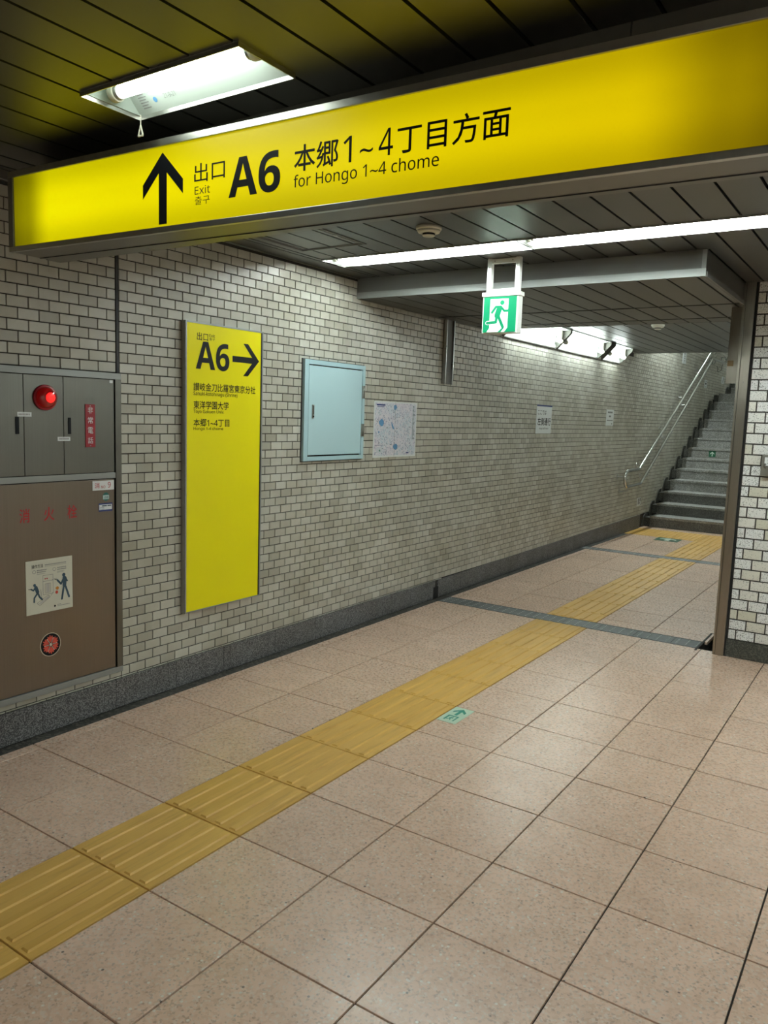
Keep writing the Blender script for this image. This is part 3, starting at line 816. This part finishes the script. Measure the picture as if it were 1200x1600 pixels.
MB().box(XW + .0022, XW + .0027, 4.8790, 4.8812, 1.200, 1.603).build('fold_line', 'greyprint', mp_)

# ---- notices on the wall
n1 = thing('keep_left_notice', 'white notice about keeping left with dark top edge, in the corridor', 'notice', (XW, 7.7, 1.372))
MB().box(XW + .0006, XW + .004, 7.505, 7.905, 1.372, 1.663).build('board', 'paper', n1)
MB().box(XW + .004, XW + .006, 7.505, 7.905, 1.649, 1.664).build('top_strip', 'navy', n1)
text('ここでは', W0, 7.537, 1.566, 7.755, 1.611, .0045, 'black', n1, .012)
text('左側通行', W0, 7.537, 1.456, 7.884, 1.533, .0045, 'black', n1, .028)
text('Keep left here', W0, 7.590, 1.410, 7.828, 1.434, .0045, 'black', n1, .004)
n2 = thing('small_notice', 'small white notice on the corridor wall beyond the keep-left notice', 'notice', (XW, 9.83, 1.47))
MB().box(XW + .0006, XW + .003, 9.692, 9.980, 1.469, 1.670).build('board', 'paper', n2)
flat(W0, [rect(9.74, 1.626, 9.925, 1.645), rect(9.79, 1.575, 9.87, 1.596), rect(9.72, 1.528, 9.95, 1.540), rect(9.90, 1.485, 9.935, 1.500)], .0035).build('print', 'greyprint', n2)
def small_sign(label, y0, y1, z0, z1, kind):
    t = thing('wall_plate', label, 'notice', (XW, (y0 + y1) / 2, z0))
    MB().box(XW + .0006, XW + .004, y0, y1, z0, z1).build('board', 'paper', t)
    h, w_ = z1 - z0, y1 - y0
    def q(pts): return [(y0 + a * w_, z0 + b * h) for a, b in pts]
    if kind == 0: flat(W0, [q([(.2, .2), (.45, .2), (.45, .9), (.2, .9)]), q([(.6, .55), (.9, .55), (.9, .95), (.6, .95)]), q([(.55, .25), (.75, .25), (.85, .5), (.65, .5)]), q([(.8, .08), (.92, .08), (.92, .22), (.8, .22)])], .0045).build('print', 'greyprint', t)
    if kind == 1: flat(W0, [q([(.3, .42), (.7, .42), (.7, .66), (.3, .66)]), q([(.3, .8), (.7, .8), (.7, .88), (.3, .88)]), q([(.25, .1), (.75, .1), (.75, .16), (.25, .16)])], .0045).build('print', 'black', t)
    if kind == 2: flat(W0, [q([(.35, .15), (.45, .12), (.75, .6), (.7, .9), (.55, .9), (.6, .6)])], .0045).build('print', 'black', t)
    if kind == 3: flat(W0, [q([(.35, .12 + .11 * k), (.65, .12 + .11 * k), (.65, .16 + .11 * k), (.35, .16 + .11 * k)]) for k in range(7)], .0045).build('print', 'greyprint', t)
small_sign('small white plate low on the wall at the foot of the stairs', 11.31, 11.50, .325, .447, 0)
small_sign('small white plate with black square below the handrail top', 15.00, 15.20, 2.19, 2.33, 1)
small_sign('small white plate with black stroke by the landing', 16.45, 16.70, 2.34, 2.475, 2)
small_sign('narrow upright white strip notice at the corridor ceiling edge', 13.30, 13.52, 2.50, 2.83, 3)

# ---- fire hydrant cabinet
hc = thing('hydrant_cabinet', 'steel fire hydrant cabinet with red lamp set in the tiled wall', 'cabinet', (XW, 1.8, .186))
CY0, CY1, CZ0, CZ1 = 1.20, 2.444, .186, 1.660
FW = .034
wbox(CY0, CY1, CZ0, CZ1, -.005, .001).build('carcass', 'void', hc)
wbox(CY0, CY1, CZ1 - .029, CZ1, .001, .016).build('frame_top', 'lip', hc, bevel=.001)
wbox(CY0, CY1, CZ0, CZ0 + .028, .001, .016).build('frame_bottom', 'lip', hc, bevel=.001)
wbox(CY1 - FW, CY1, CZ0 + .028, CZ1 - .029, .001, .016).build('frame_side', 'cabsteel', hc, bevel=.001)
wbox(CY0, CY0 + FW, CZ0 + .028, CZ1 - .029, .001, .016).build('frame_side', 'cabsteel', hc, bevel=.001)
wbox(CY0 + FW, CY1 - FW, 1.160, 1.187, .001, .014).build('middle_rail', 'lip', hc, bevel=.001)
yi0, yi1 = CY0 + FW, CY1 - FW
doors = [(yi0 + .002, 1.944), (1.9465, 2.135), (2.1375, yi1 - .004)]
dob = []
for a, b in doors:
    dob.append(wbox(a, b, 1.190, 1.628, .002, .010).build('upper_door', 'cabsteel', hc, bevel=.0008))
big = wbox(yi0 + .002, yi1 - .006, .218, 1.155, .002, .010).build('hydrant_door', 'cabdoor', hc, bevel=.0008)
for dd, (y0, y1, z0, z1) in ((dob[0], (1.906, 1.922, 1.372, 1.446)), (dob[2], (2.158, 2.173, 1.372, 1.446))):
    wbox(y0, y1, z0, z1, .010, .013).build('handle', 'black', dd, bevel=.001)
for (y0, y1, z0, z1), dd in (((1.916, 1.943, 1.447, 1.466), dob[0]), ((2.139, 2.170, 1.341, 1.359), dob[2])): pass
for (y0, y1, z0, z1) in ((1.916, 1.981, 1.447, 1.466), (2.105, 2.168, 1.341, 1.359)):
    lb = wbox(y0, y1, z0, z1, .010, .0112).build('label_plate', 'paper', hc)
    qq = []; x = y0 + .006
    while x < y1 - .008: qq.append(rect(x, z0 + .006, x + .004, z0 + .013)); x += .0065
    flat(W0, qq, .0116).build('print', 'greyprint', lb)
ws = wbox(2.382, 2.400, 1.612, 1.626, .010, .0112).build('label_plate', 'paper', hc)
# red lamp
MB().lathe((XW + .010, 2.045, 1.532), (1, 0, 0), [(0, .056), (.008, .056), (.010, .050)], 32).build('lamp_base', 'redplate', hc, smooth=True)
MB().lathe((XW + .018, 2.045, 1.532), (1, 0, 0), [(0, .049), (.012, .047), (.026, .040), (.036, .026), (.040, .010), (.0405, .0)], 32).build('lamp_lens', 'redlens', hc, smooth=True, label='glowing red domed lamp')
flatc = MB().lathe((XW + .0535, 2.045, 1.532), (1, 0, 0), [(-.007, .034), (-.001, .027), (.0035, .018), (.0060, .008)], 24).build('lamp_glow', 'redcore', hc, smooth=True)
# red plate with emergency telephone
rp = wbox(2.247, 2.299, 1.311, 1.509, .010, .013).build('telephone_plate', 'redplate', hc, label='red plate with white writing')
for k, ch in enumerate('非常電話'):
    zc = 1.482 - k * .0465; text(ch, W0, 2.260, zc - .015, 2.287, zc + .015, .0134, 'paper', rp, .006)
for zz in (1.318, 1.502): MB().lathe((XW + .013, 2.273, zz), (1, 0, 0), [(0, .003), (.0015, .002)], 10).build('screw', 'alu', rp)
# number plate
np_ = wbox(2.282, 2.401, 1.105, 1.150, .010, .0125).build('number_plate', 'paper', hc)
text('消', W0, 2.293, 1.115, 2.319, 1.141, .013, 'redprint', np_, .008); text('NO', W0, 2.329, 1.114, 2.351, 1.127, .013, 'redprint', np_, .006); text('9', W0, 2.366, 1.116, 2.381, 1.143, .013, 'redprint', np_, .012)
for body, a0, a1 in (('消', 1.915, 1.962), ('火', 2.031, 2.081), ('栓', 2.148, 2.197)):
    text(body, W0, a0, .985, a1, 1.046, .0106, 'redprint', hc, .016)
# stickers
s_ = flat(W0, [circle(2.356, 1.072, .0185, 28, .0205)], .0105, .0004).build('round_sticker', 'teal', hc)
flat(W0, [rect(2.339, 1.060, 2.373, 1.080)], .0112).build('print', 'pale', s_); text('点検', W0, 2.345, 1.062, 2.369, 1.076, .0115, 'slate', s_, .0)
s_ = flat(W0, [rect(2.315, 1.002, 2.392, 1.042)], .0105, .0004).build('blue_sticker', 'navy', hc)
flat(W0, [rect(2.318, 1.010, 2.389, 1.035)], .0112).build('field', 'paper', s_)
flat(W0, [rect(2.333, 1.026, 2.360, 1.032), rect(2.363, 1.026, 2.385, 1.032), rect(2.320, 1.019, 2.345, 1.021), rect(2.320, 1.013, 2.345, 1.015)], .0115).build('print', 'slate', s_)
# operating instructions
ip = wbox(1.937, 2.168, .567, .811, .010, .0116).build('instruction_plate', 'offwhite', hc, bevel=.0006, label='worn white plate with two figures using a fire hose')
def ipx(u, v): return (1.937 + u * .231, .567 + v * .244)
def ipq(l): return [[ipx(a, b) for a, b in p] for p in l]
text('操作方法', W0, *ipx(.12, .855), *ipx(.36, .925), .0120, 'black', ip, .01)
lines = []
for (u0, u1, v, hgt) in ((.40, .86, .885, .02), (.40, .86, .862, .008), (.23, .44, .80, .02), (.23, .42, .765, .02), (.23, .40, .735, .008), (.66, .86, .80, .02), (.66, .86, .765, .02), (.66, .82, .735, .008), (.66, .80, .715, .008), (.66, .74, .10, .012), (.66, .93, .075, .014)):
    x = u0
    while x < u1: lines.append([(x, v), (min(x + .018, u1), v), (min(x + .018, u1), v + hgt), (x, v + hgt)]); x += .026
flat(W0, ipq(lines), .0120).build('print', 'greyprint', ip)
ringp = []
for cu_, cv_ in ((.17, .79), (.60, .79)):
    for k in range(18):
        a0, a1 = 2 * math.pi * k / 18, 2 * math.pi * (k + 1) / 18
        ringp.append([(cu_ + .036 * math.cos(a0), cv_ + .034 * math.sin(a0)), (cu_ + .036 * math.cos(a1), cv_ + .034 * math.sin(a1)), (cu_ + .029 * math.cos(a1), cv_ + .027 * math.sin(a1)), (cu_ + .029 * math.cos(a0), cv_ + .027 * math.sin(a0))])
flat(W0, ipq(ringp), .0120).build('ring_print', 'greyprint', ip)
# little hydrant box drawing and hose case
dr = []
for pts in ([(.35, .70), (.57, .70), (.57, .34), (.35, .34), (.35, .70)], [(.35, .59), (.57, .59)], [(.40, .54), (.51, .54), (.51, .37), (.40, .37), (.40, .54)], [(.22, .20), (.46, .32), (.50, .28), (.28, .15), (.22, .20)], [(.55, .60), (.66, .61)], [(.30, .45), (.32, .25)], [(.52, .30), (.56, .36)]):
    for p, q in zip(pts, pts[1:]): dr += stroke([p, q], .007)[:1]
flat(W0, ipq(dr), .0120).build('box_drawing', 'greyprint', ip)
flat(W0, ipq([[(.42, .53), (.49, .53), (.49, .38), (.42, .38)], [(.25, .19), (.46, .30), (.48, .28), (.29, .17)]]), .0119).build('shade_print', 'cap', ip)
flat(W0, ipq([circle(.40, .635, .014, 12), circle(.44, .635, .014, 12)]), .0121).build('red_dots', 'redprint', ip)
flat(W0, ipq([circle(.66, .42, .034, 9), stroke([(.62, .43), (.67, .40)], .02)[0]]), .0120).build('amber_print', 'orange', ip)
flat(W0, ipq([circle(.645, .345, .032, 9)]), .0120).build('coral_print', 'coral', ip)
fig = [circle(.805, .655, .036, 16)]
for p_, w_ in (([(.80, .60), (.83, .60)], .05), ([(.825, .585), (.815, .46)], .085), ([(.79, .57), (.74, .49), (.665, .57)], .038), ([(.85, .58), (.88, .53)], .03), ([(.80, .43), (.755, .20)], .042), ([(.84, .43), (.915, .22)], .042)): fig += stroke(p_, w_)
flat(W0, ipq(fig), .0122).build('figure_print', 'slate', ip)
fig = [circle(.175, .545, .028, 16)]
for p_, w_ in (([(.20, .50), (.235, .41)], .07), ([(.18, .49), (.15, .45), (.10, .48)], .028), ([(.225, .38), (.165, .31), (.16, .235)], .034), ([(.245, .38), (.275, .31), (.33, .255)], .034)): fig += stroke(p_, w_)
flat(W0, ipq(fig), .0122).build('figure_print', 'slate', ip)
flat(W0, ipq(stroke([(.05, .485), (.13, .475)], .01) + stroke([(.60, .60), (.66, .575)], .01) + [circle(.60, .09, .02, 10)]), .0122).build('hose_print', 'black', ip)
# round flower emblem
em = flat(W0, [circle(2.051, .412, .052, 40, .055)], .0104, .0006).build('round_emblem', 'offwhite', hc, label='round black sticker with a coral six-petalled flower')
flat(W0, [circle(2.051, .412, .049, 40, .052)], .0113).build('disc', 'black', em)
pet = []; dots = []
for k in range(6):
    a = math.radians(90 + 60 * k + 4); ca, sa = math.cos(a), math.sin(a)
    def rp_(r, t): return (2.051 + (r * ca - t * sa) * .92, .412 + (r * sa + t * ca) * .97)
    pet.append([rp_(.009, 0), rp_(.027, -.0135), rp_(.035, -.013), rp_(.036, -.006), rp_(.041, 0), rp_(.036, .006), rp_(.035, .013), rp_(.027, .0135)])
    dots += [[(a_ + p, b_ + q) for p, q in circle(0, 0, .0036, 8)] for a_, b_ in (rp_(.042, 0), rp_(.037, .011), rp_(.037, -.011), rp_(.029, .0155), rp_(.029, -.0155))]
flat(W0, dots, .0115).build('scallops', 'coral', em)
flat(W0, pet, .0117).build('petals', 'coral', em)
sp_ = []
for k in range(6):
    a = math.radians(60 + 60 * k + 4); sp_ += stroke([(2.051, .412), (2.051 + .033 * math.cos(a), .412 + .035 * math.sin(a))], .0022)[:1]
flat(W0, sp_ + [circle(2.051, .412, .006, 14)], .0119).build('veins', 'offwhite', em)

# ---- green exit sign on its hanger
YE = 4.12
ex = thing('exit_sign', 'square green running-man exit sign on white hanger below ceiling', 'sign', (-2.0, YE + .03, ZC))
EP = Plane((0, YE, 0), (1, 0, 0), (0, 0, 1), (0, -1, 0))
MB().box(-2.118, -1.897, YE + .002, YE + .058, 1.990, 2.200).build('case', 'white', ex, bevel=.002)
MB().box(-2.124, -1.889, YE - .004, YE + .062, 2.196, 2.220).build('top_cover', 'white', ex, bevel=.003)
gp = MB().box(-2.110, -1.908, YE - .001, YE + .003, 1.997, 2.193).build('face_panel', 'green', ex)
def eq(l): return [[(-2.110 + a * .202, 1.997 + b * .196) for a, b in p] for p in l]
flat(EP, eq([[(.20, .94), (.76, .94), (.76, .12), (.67, .0), (.115, .0), (.20, .12)]]), .0016).build('door_print', 'lit', gp)
out = []; man = []
parts_ = [([(.49, .65), (.43, .47)], .17), ([(.38, .715), (.54, .715)], .07), ([(.38, .71), (.27, .56)], .07), ([(.55, .70), (.65, .59), (.80, .60)], .065), ([(.46, .47), (.62, .14)], .085), ([(.42, .47), (.40, .28), (.13, .265)], .08)]
for p_, w_ in parts_: man += stroke(p_, w_); out += stroke(p_, w_ + .035)
flat(EP, eq(out[-8:]), .0018).build('outline_print', 'lit', gp)
flat(EP, eq(man + [circle(.575, .83, .068, 20), [(.47, .0), (.56, .0), (.66, .105), (.585, .105)]]), .0021).build('man_print', 'green', gp)
for x in (-2.105, -1.930):
    MB().box(x, x + .026, YE + .012, YE + .044, 2.220, ZC).build('hanger_post', 'white', ex, bevel=.001)
MB().box(-2.079, -1.930, YE + .014, YE + .042, 2.220, 2.240).build('hanger_bar', 'white', ex)
MB().box(-2.079, -1.930, YE + .014, YE + .042, ZC - .028, ZC - .004).build('hanger_bar', 'white', ex)
for x, z in ((-2.092, 2.36), (-2.092, 2.255), (-1.917, 2.36), (-1.917, 2.255), (-2.065, 2.230), (-1.955, 2.230), (-2.06, 2.394), (-1.95, 2.394)):
    MB().lathe((x, YE + .0125, z), (0, -1, 0), [(0, .0035), (.002, .0025)], 10).build('screw', 'framegrey', ex)

# ---- detectors and hatch
def detector(label, x, y_, z, s=1.0):
    t = thing('smoke_detector', label, 'detector', (x, y_, z))
    MB().lathe((x, y_, z), (0, 0, -1), [(0, .062 * s), (.012 * s, .062 * s), (.018 * s, .058 * s)], 30).build('base', 'offwhite', t, smooth=True)
    MB().lathe((x, y_, z - .018 * s), (0, 0, -1), [(0, .057 * s), (.010 * s, .052 * s), (.014 * s, .036 * s)], 30).build('body', 'offwhite', t, smooth=True)
    MB().lathe((x, y_, z - .032 * s), (0, 0, -1), [(0, .030 * s), (.008 * s, .030 * s)], 24).build('chamber', 'black', t)
    MB().lathe((x, y_, z - .040 * s), (0, 0, -1), [(0, .032 * s), (.005 * s, .028 * s), (.007 * s, .015 * s)], 24).build('cap', 'offwhite', t, smooth=True)
detector('round cream smoke detector on the ceiling just beyond the yellow sign', -2.02, 3.33, ZC)
detector('small cream smoke detector on the corridor ceiling', -2.11, 7.75, ZC2)
ah = thing('ceiling_hatch', 'square framed access hatch in the ceiling between yellow sign and strip lamp', 'hatch', (-2.735, 3.29, ZC))
fr = MB()
X0, X1, Y0, Y1 = -2.955, -2.515, 3.06, 3.51
for e, zz in ((0, .004), (.022, .003)):
    a, b, c, d = X0 + e, X1 - e, Y0 + e, Y1 - e; w_ = .013 if e == 0 else .007
    fr.box(a, b, c, c + w_, ZC - zz, ZC + .001).box(a, b, d - w_, d, ZC - zz, ZC + .001).box(a, a + w_, c, d, ZC - zz, ZC + .001).box(b - w_, b, c, d, ZC - zz, ZC + .001)
fr.build('frame', 'fascia', ah)
MB().lathe((-2.545, 3.28, ZC), (0, 0, -1), [(0, .012), (.004, .011), (.005, .006)], 18).build('lock', 'steel', ah, smooth=True)

# ---- shutter rails beside the corridor mouth
gl = thing('shutter_rail', 'short upright steel shutter rail on the left wall below the soffit', 'shutter rail', (XW, 5.6, 1.77))
MB().box(XW, XW + .006, 5.545, 5.675, 1.772, ZS).box(XW, XW + .035, 5.545, 5.555, 1.772, ZS).box(XW, XW + .035, 5.662, 5.675, 1.772, ZS).build('channel', 'steel', gl)
MB().box(XW + .006, XW + .020, 5.556, 5.661, 1.772, ZS).build('insert', 'fascia', gl)
gr = thing('shutter_rail', 'short wide steel shutter rail with brown tape left of the tall post', 'shutter rail', (-1.02, 5.6, 1.79))
MB().box(-1.056, XR, 5.585, 5.600, 1.790, ZS).box(-1.056, -1.050, 5.600, 5.68, 1.790, ZS).build('channel', 'post', gr)
MB().box(-1.0535, -1.018, 5.583, 5.586, 1.902, 1.938).build('tape', 'brown', gr)
po = thing('corner_post', 'tall brushed steel post at the corner of the big-tiled wall', 'post', (-.93, 5.47, 0))
MB().box(-.966, -.952, 5.443, 5.53, 0, ZC).build('flange', 'post', po, bevel=.001)
MB().box(-.949, -.897, 5.440, 5.53, 0, ZC).build('face_plate', 'post', po, bevel=.0015)
MB().box(-.953, -.948, 5.452, 5.53, 0, ZC).build('groove', 'void', po)
MB().box(-.897, -.888, 5.452, 5.53, 0, ZC).build('sealant', 'void', po)
for z in (.42, 1.35, 1.79): MB().lathe((-.923, 5.440, z), (0, -1, 0), [(0, .003), (.0012, .002)], 10).build('rivet', 'lip', po)

# ---- box on the front wall at the right edge
wb = thing('key_box', 'small grey metal box on the big-tiled wall at the right edge', 'box', (-.70, YF, 1.2))
MB().box(-.772, -.62, 5.415, YF - .001, 1.205, 1.340).build('body', 'framegrey', wb, bevel=.004)
MB().box(-.753, -.64, 5.409, 5.415, 1.272, 1.325).build('label_plate', 'paper', wb)
MB().tube([(-.748, 5.408, 1.285), (-.748, 5.404, 1.262)], .006, 10).build('knob', 'steel', wb, smooth=True)
flat(Plane((0, 5.409, 0), (1, 0, 0), (0, 0, 1), (0, -1, 0)), [rect(-.735, 1.300, -.66, 1.316), rect(-.735, 1.285, -.66, 1.291)], .0005).build('print', 'greyprint', wb)

# ---- tactile paving
tp = thing('tactile_paving', 'yellow ribbed tactile paving strip running from the near floor to the stairs', 'tactile paving', (-2.05, 6, 0))
X0 = C0 + 2 * P
def tact_block(y0, y1):
    l_ = y1 - y0; o = MB()
    t = tile_mesh(P, l_, inset=.001); t.v = [(a + X0, b + y0, c + .0012) for a, b, c in t.v]
    b_ = t.build('block', 'tact', tp)
    b_['_o'] = tuple(tp['_o'])
    for k in range(5):
        xc = X0 + P * (.13 + .187 * k); w_ = .0165; h = .0062; e = .0045
        if l_ < .1: continue
        a0, a1 = y0 + .012, y1 - .012
        v = [(xc - w_, a0, .001), (xc + w_, a0, .001), (xc + w_, a1, .001), (xc - w_, a1, .001), (xc - w_ + e, a0 + e, h), (xc + w_ - e, a0 + e, h), (xc + w_ - e, a1 - e, h), (xc - w_ + e, a1 - e, h)]
        m_ = MB(); m_.v = v; m_.f = [(4, 5, 6, 7), (0, 1, 5, 4), (1, 2, 6, 5), (2, 3, 7, 6), (3, 0, 4, 7)]
        r_ = m_.build('rib', 'tact', b_); r_.location = (0, 0, 0)
for j in range(-4, 10): tact_block(R0 + j * P, R0 + (j + 1) * P)
ys = [5.72, 5.885 + .10] + [5.985 + .4075 * k for k in range(1, 8)]
ys = [v for v in ys if v < 8.95] + [9.035]
for a, b in zip(ys, ys[1:]): tact_block(a, b)
for a, b in ((9.215, 9.55), (9.55, 9.96), (9.96, 10.37), (10.37, 10.74)): tact_block(a, b)
wp = thing('warning_paving', 'yellow studded warning paving across the foot of the stairs', 'tactile paving', (-2.1, 11.1, 0))
for j in range(2):
    for i in range(7):
        x0, y0 = -3.17 + i * .318, 10.742 + j * .366
        t = tile_mesh(.318, .366, inset=.001); t.v = [(a + x0, b + y0, c + .0012) for a, b, c in t.v]
        b_ = t.build('block', 'tact', wp); b_['_o'] = tuple(wp['_o'])
        m_ = MB()
        for p in range(5):
            for q in range(5): m_.lathe((x0 + .032 + p * .0635, y0 + .037 + q * .073, .001), (0, 0, 1), [(0, .012), (.0045, .008)], 8)
        r_ = m_.build('studs', 'tact', b_); r_.location = (0, 0, 0); r_['kind'] = 'stuff'

# ---- drains
def drain(label, y0, y1, x0, x1):
    t = thing('drain_cover', label, 'drain', ((x0 + x1) / 2, (y0 + y1) / 2, 0))
    MB().box(x0, x1, y0 + .001, y0 + .007, -.02, .001).box(x0, x1, y1 - .007, y1 - .001, -.02, .001).build('rim', 'drain', t)
    x = x0; k = 0
    while x < x1 - .05:
        b = min(x + .265, x1)
        g = MB().box(x + .0015, b - .0015, y0 + .008, y1 - .008, -.012, -.001).build('grate', 'drain', t); g['_o'] = tuple(t['_o'])
        m_ = MB(); xx = x + .033
        while xx < b - .01:
            for q in range(5):
                yy = y0 + .035 + q * (y1 - y0 - .07) / 4
                m_.box(xx - .004, xx + .004, yy - .005, yy + .005, -.001, .0012)
            xx += .066
        s2 = m_.build('studs', 'stud', g); s2.location = (0, 0, 0); s2['kind'] = 'stuff'
        x += .265
drain('studded grey drain cover across the floor beside the tall steel post', 5.520, 5.715, -3.115, -1.075)
drain('studded grey drain cover across the floor nearer the stairs', 9.040, 9.210, -3.185, XR)

# ---- floor markers
FP = Plane((0, 0, 0), (1, 0, 0), (0, 1, 0), (0, 0, 1))
m1 = thing('floor_marker', 'pale green floor sticker with running man and arrow by tactile strip', 'floor sign', (-1.79, 3.4, 0))
m1b = MB().box(-1.845, -1.738, 3.299, 3.512, -.001, .0016).build('plate', 'fpale', m1)
def fq(l): return [[(-1.845 + a * .107, 3.299 + b * .213) for a, b in p] for p in l]
flat(FP, fq([[(.42, .48), (.58, .48), (.58, .80), (.42, .80)], [(.50, .92), (.18, .74), (.18, .63), (.50, .80)], [(.50, .92), (.82, .74), (.82, .63), (.50, .80)]]), .0021).build('arrow_print', 'fgreen', m1)
dq = [[(.22, .12), (.32, .12), (.32, .43), (.22, .43)], [(.22, .38), (.78, .38), (.78, .43), (.22, .43)], [(.70, .12), (.78, .12), (.78, .43), (.70, .43)]]
dq += stroke([(.50, .30), (.47, .24)], .08) + stroke([(.47, .24), (.40, .18), (.34, .19)], .04) + stroke([(.49, .24), (.56, .15)], .04) + stroke([(.42, .28), (.60, .27)], .035) + [circle(.54, .345, .032, 10)]
flat(FP, fq(dq), .0021).build('man_print', 'fgreen', m1)
m2 = thing('floor_marker', 'dark green floor sticker with pale arrow just before the stairs', 'floor sign', (-2.54, 10.6, 0))
MB().box(-2.695, -2.390, 10.43, 10.725, -.001, .0016).build('plate', 'dgreen', m2)
def fq2(l): return [[(-2.695 + a * .305, 10.43 + b * .295) for a, b in p] for p in l]
flat(FP, fq2([[(.40, .14), (.60, .14), (.60, .64), (.40, .64)], [(.50, .90), (.16, .62), (.16, .42), (.50, .68)], [(.50, .90), (.84, .62), (.84, .42), (.50, .68)]]), .0022).build('arrow_print', 'arrowlite', m2)

# ---- staircase
stc = thing('staircase', 'grey stone staircase with worn steps rising beyond the corridor', 'stairs', (-2.08, ST0, 0))
XS = XW + .09
def step(k, yr, zt, depth):
    zb = zt - RISE
    r = MB()
    mid = (XS + .62 + (k % 2) * .0)
    cut = [XS, XR] if k % 2 else [XS, XS + .48, XS + 1.28, XR]
    cut[-1] = XR - .003
    first = None
    for a, b in zip(cut, cut[1:]):
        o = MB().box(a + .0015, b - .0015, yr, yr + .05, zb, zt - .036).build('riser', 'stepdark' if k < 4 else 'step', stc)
    for a, b in zip(cut, cut[1:]):
        o = MB().box(a + .0015, b - .0015, yr - .014, yr + depth, zt - .035, zt).build('tread', 'step', stc, bevel=.003)
    MB().box(XW + .004, XR - .004, yr + .05, yr + depth + .05, zb - .05, zt - .036).build('core', 'void', stc)
    # side gutter and stepped skirting on the wall
    MB().box(XW + .004, XS - .001, yr + .03, yr + depth + .03, zb, zt - .03).build('side_gutter', 'darkbase', stc)
    if depth < .6: MB().prism([(XW + .001, yr - .10, zb - .03), (XW + .001, yr - .10, zb + .03), (XW + .001, yr - .045, zt - .02), (XW + .001, yr + .02, zt + .02), (XW + .001, yr + .16, zt + .02), (XW + .001, yr + .16, zb - .03)], (.012, 0, 0)).build('skirting', 'darkbase', stc)
for k in range(1, NST + 1):
    step(k, ST0 + (k - 1) * RUN, RISE * k, RUN if k < NST else 17.0 - (ST0 + (NST - 1) * RUN))
for k in range(NST + 1, NST + 10):
    step(k, 17.0 + (k - NST - 1) * RUN, RISE * k, RUN)
sm = thing('stair_marker', 'small green square sticker with white arrow on a stair riser', 'sign', (-2.71, ST0 + 6 * RUN, 1.0))
yv = ST0 + 6 * RUN
SPl = Plane((0, yv, 0), (1, 0, 0), (0, 0, 1), (0, -1, 0))
MB().box(-2.768, -2.664, yv - .002, yv, 1.000, 1.100).build('plate', 'dgreen', sm)
def sq(l): return [[(-2.768 + a * .104, 1.0 + b * .1) for a, b in p] for p in l]
flat(SPl, sq([rect(.44, .12, .56, .75), [(.50, .90), (.20, .58), (.20, .42), (.50, .72)], [(.50, .90), (.80, .58), (.80, .42), (.50, .72)]]), .0026).build('arrow_print', 'arrowlite', sm)

# ---- handrail
hr = thing('handrail', 'double stainless steel handrail on the left wall up the stairs', 'handrail', (XW, 10.4, .6))
XH = -3.08
def bez(pts, n=8):
    out = []
    for i in range(1, len(pts) - 1):
        a, b, c = Vector(pts[i - 1]), Vector(pts[i]), Vector(pts[i + 1])
        p0 = b + (a - b).normalized() * min(.05, (a - b).length / 2); p2 = b + (c - b).normalized() * min(.05, (c - b).length / 2)
        if i == 1: out.append(Vector(pts[0]))
        for k in range(n + 1):
            t = k / n; out.append(p0 * (1 - t) ** 2 + b * 2 * t * (1 - t) + p2 * t * t)
    out.append(Vector(pts[-1])); return out
up = [(XH, 16.9, 3.30), (XH, 16.10, 2.905), (XH, 15.05, 2.905), (XH, 10.92, .888), (XH, 10.38, .882)]
lo = [(XH, 10.42, .672), (XH, 11.03, .680), (XH, 15.0, 2.700), (XH, 16.10, 2.700), (XH, 16.9, 3.09)]
loop = [Vector((XH, 10.40 + .105 * math.cos(t), .777 + .105 * math.sin(t))) for t in [math.pi / 2 + math.pi * k / 14 for k in range(15)]]
path = bez(up)[:-1] + loop + bez(lo)[1:]
MB().tube(path, .0215, 14).build('rail', 'chrome', hr, smooth=True)
def br(y_, zu):
    b = MB().tube([(XH, y_, zu - .018), (XH + .005, y_, zu - .055), (XH - .03, y_, zu - .075), (XW + .002, y_, zu - .075)], .008, 8)
    b.lathe((XW + .001, y_, zu - .075), (1, 0, 0), [(0, .032), (.006, .030)], 16)
    b.build('bracket', 'steel', hr, smooth=False)
for y_ in (11.15, 12.2, 13.25, 14.3):
    br(y_, .888 + (y_ - 10.92) * .4882)
for y_ in (11.35, 12.4, 13.45, 14.5):
    br(y_, .680 + (y_ - 11.03) * .5088)
br(10.44, .672); 
MB().tube([(XH, 10.305, .80), (XW + .002, 10.305, .80)], .008, 8).lathe((XW + .001, 10.305, .80), (1, 0, 0), [(0, .032), (.006, .030)], 16).build('bracket', 'steel', hr)
# cables by the landing
cb = thing('cable_tangle', 'tangled black cables clipped to the wall above the landing', 'cables', (XW, 15.6, 2.6))
rnd = random.Random(3)
for k in range(5):
    pts = []; y0 = 14.9 + k * .28; z0 = 2.62 + .10 * (k % 3)
    for q in range(13):
        t = q / 12; pts.append((XW + .035 + .015 * math.sin(q), y0 + .55 * t + .05 * math.sin(5 * t + k), z0 - .12 * math.sin(math.pi * t) * (1 if k % 2 else -.6) + .08 * t))
    MB().tube(pts, .005, 6).build('cable', 'conduit', cb, smooth=True)
MB().tube([(XW + .03, 14.7, 2.96), (XW + .03, 16.6, 2.96)], .022, 10).build('conduit', 'framegrey', cb, smooth=True)

for o in bpy.data.objects:
    if '_o' in o: del o['_o']
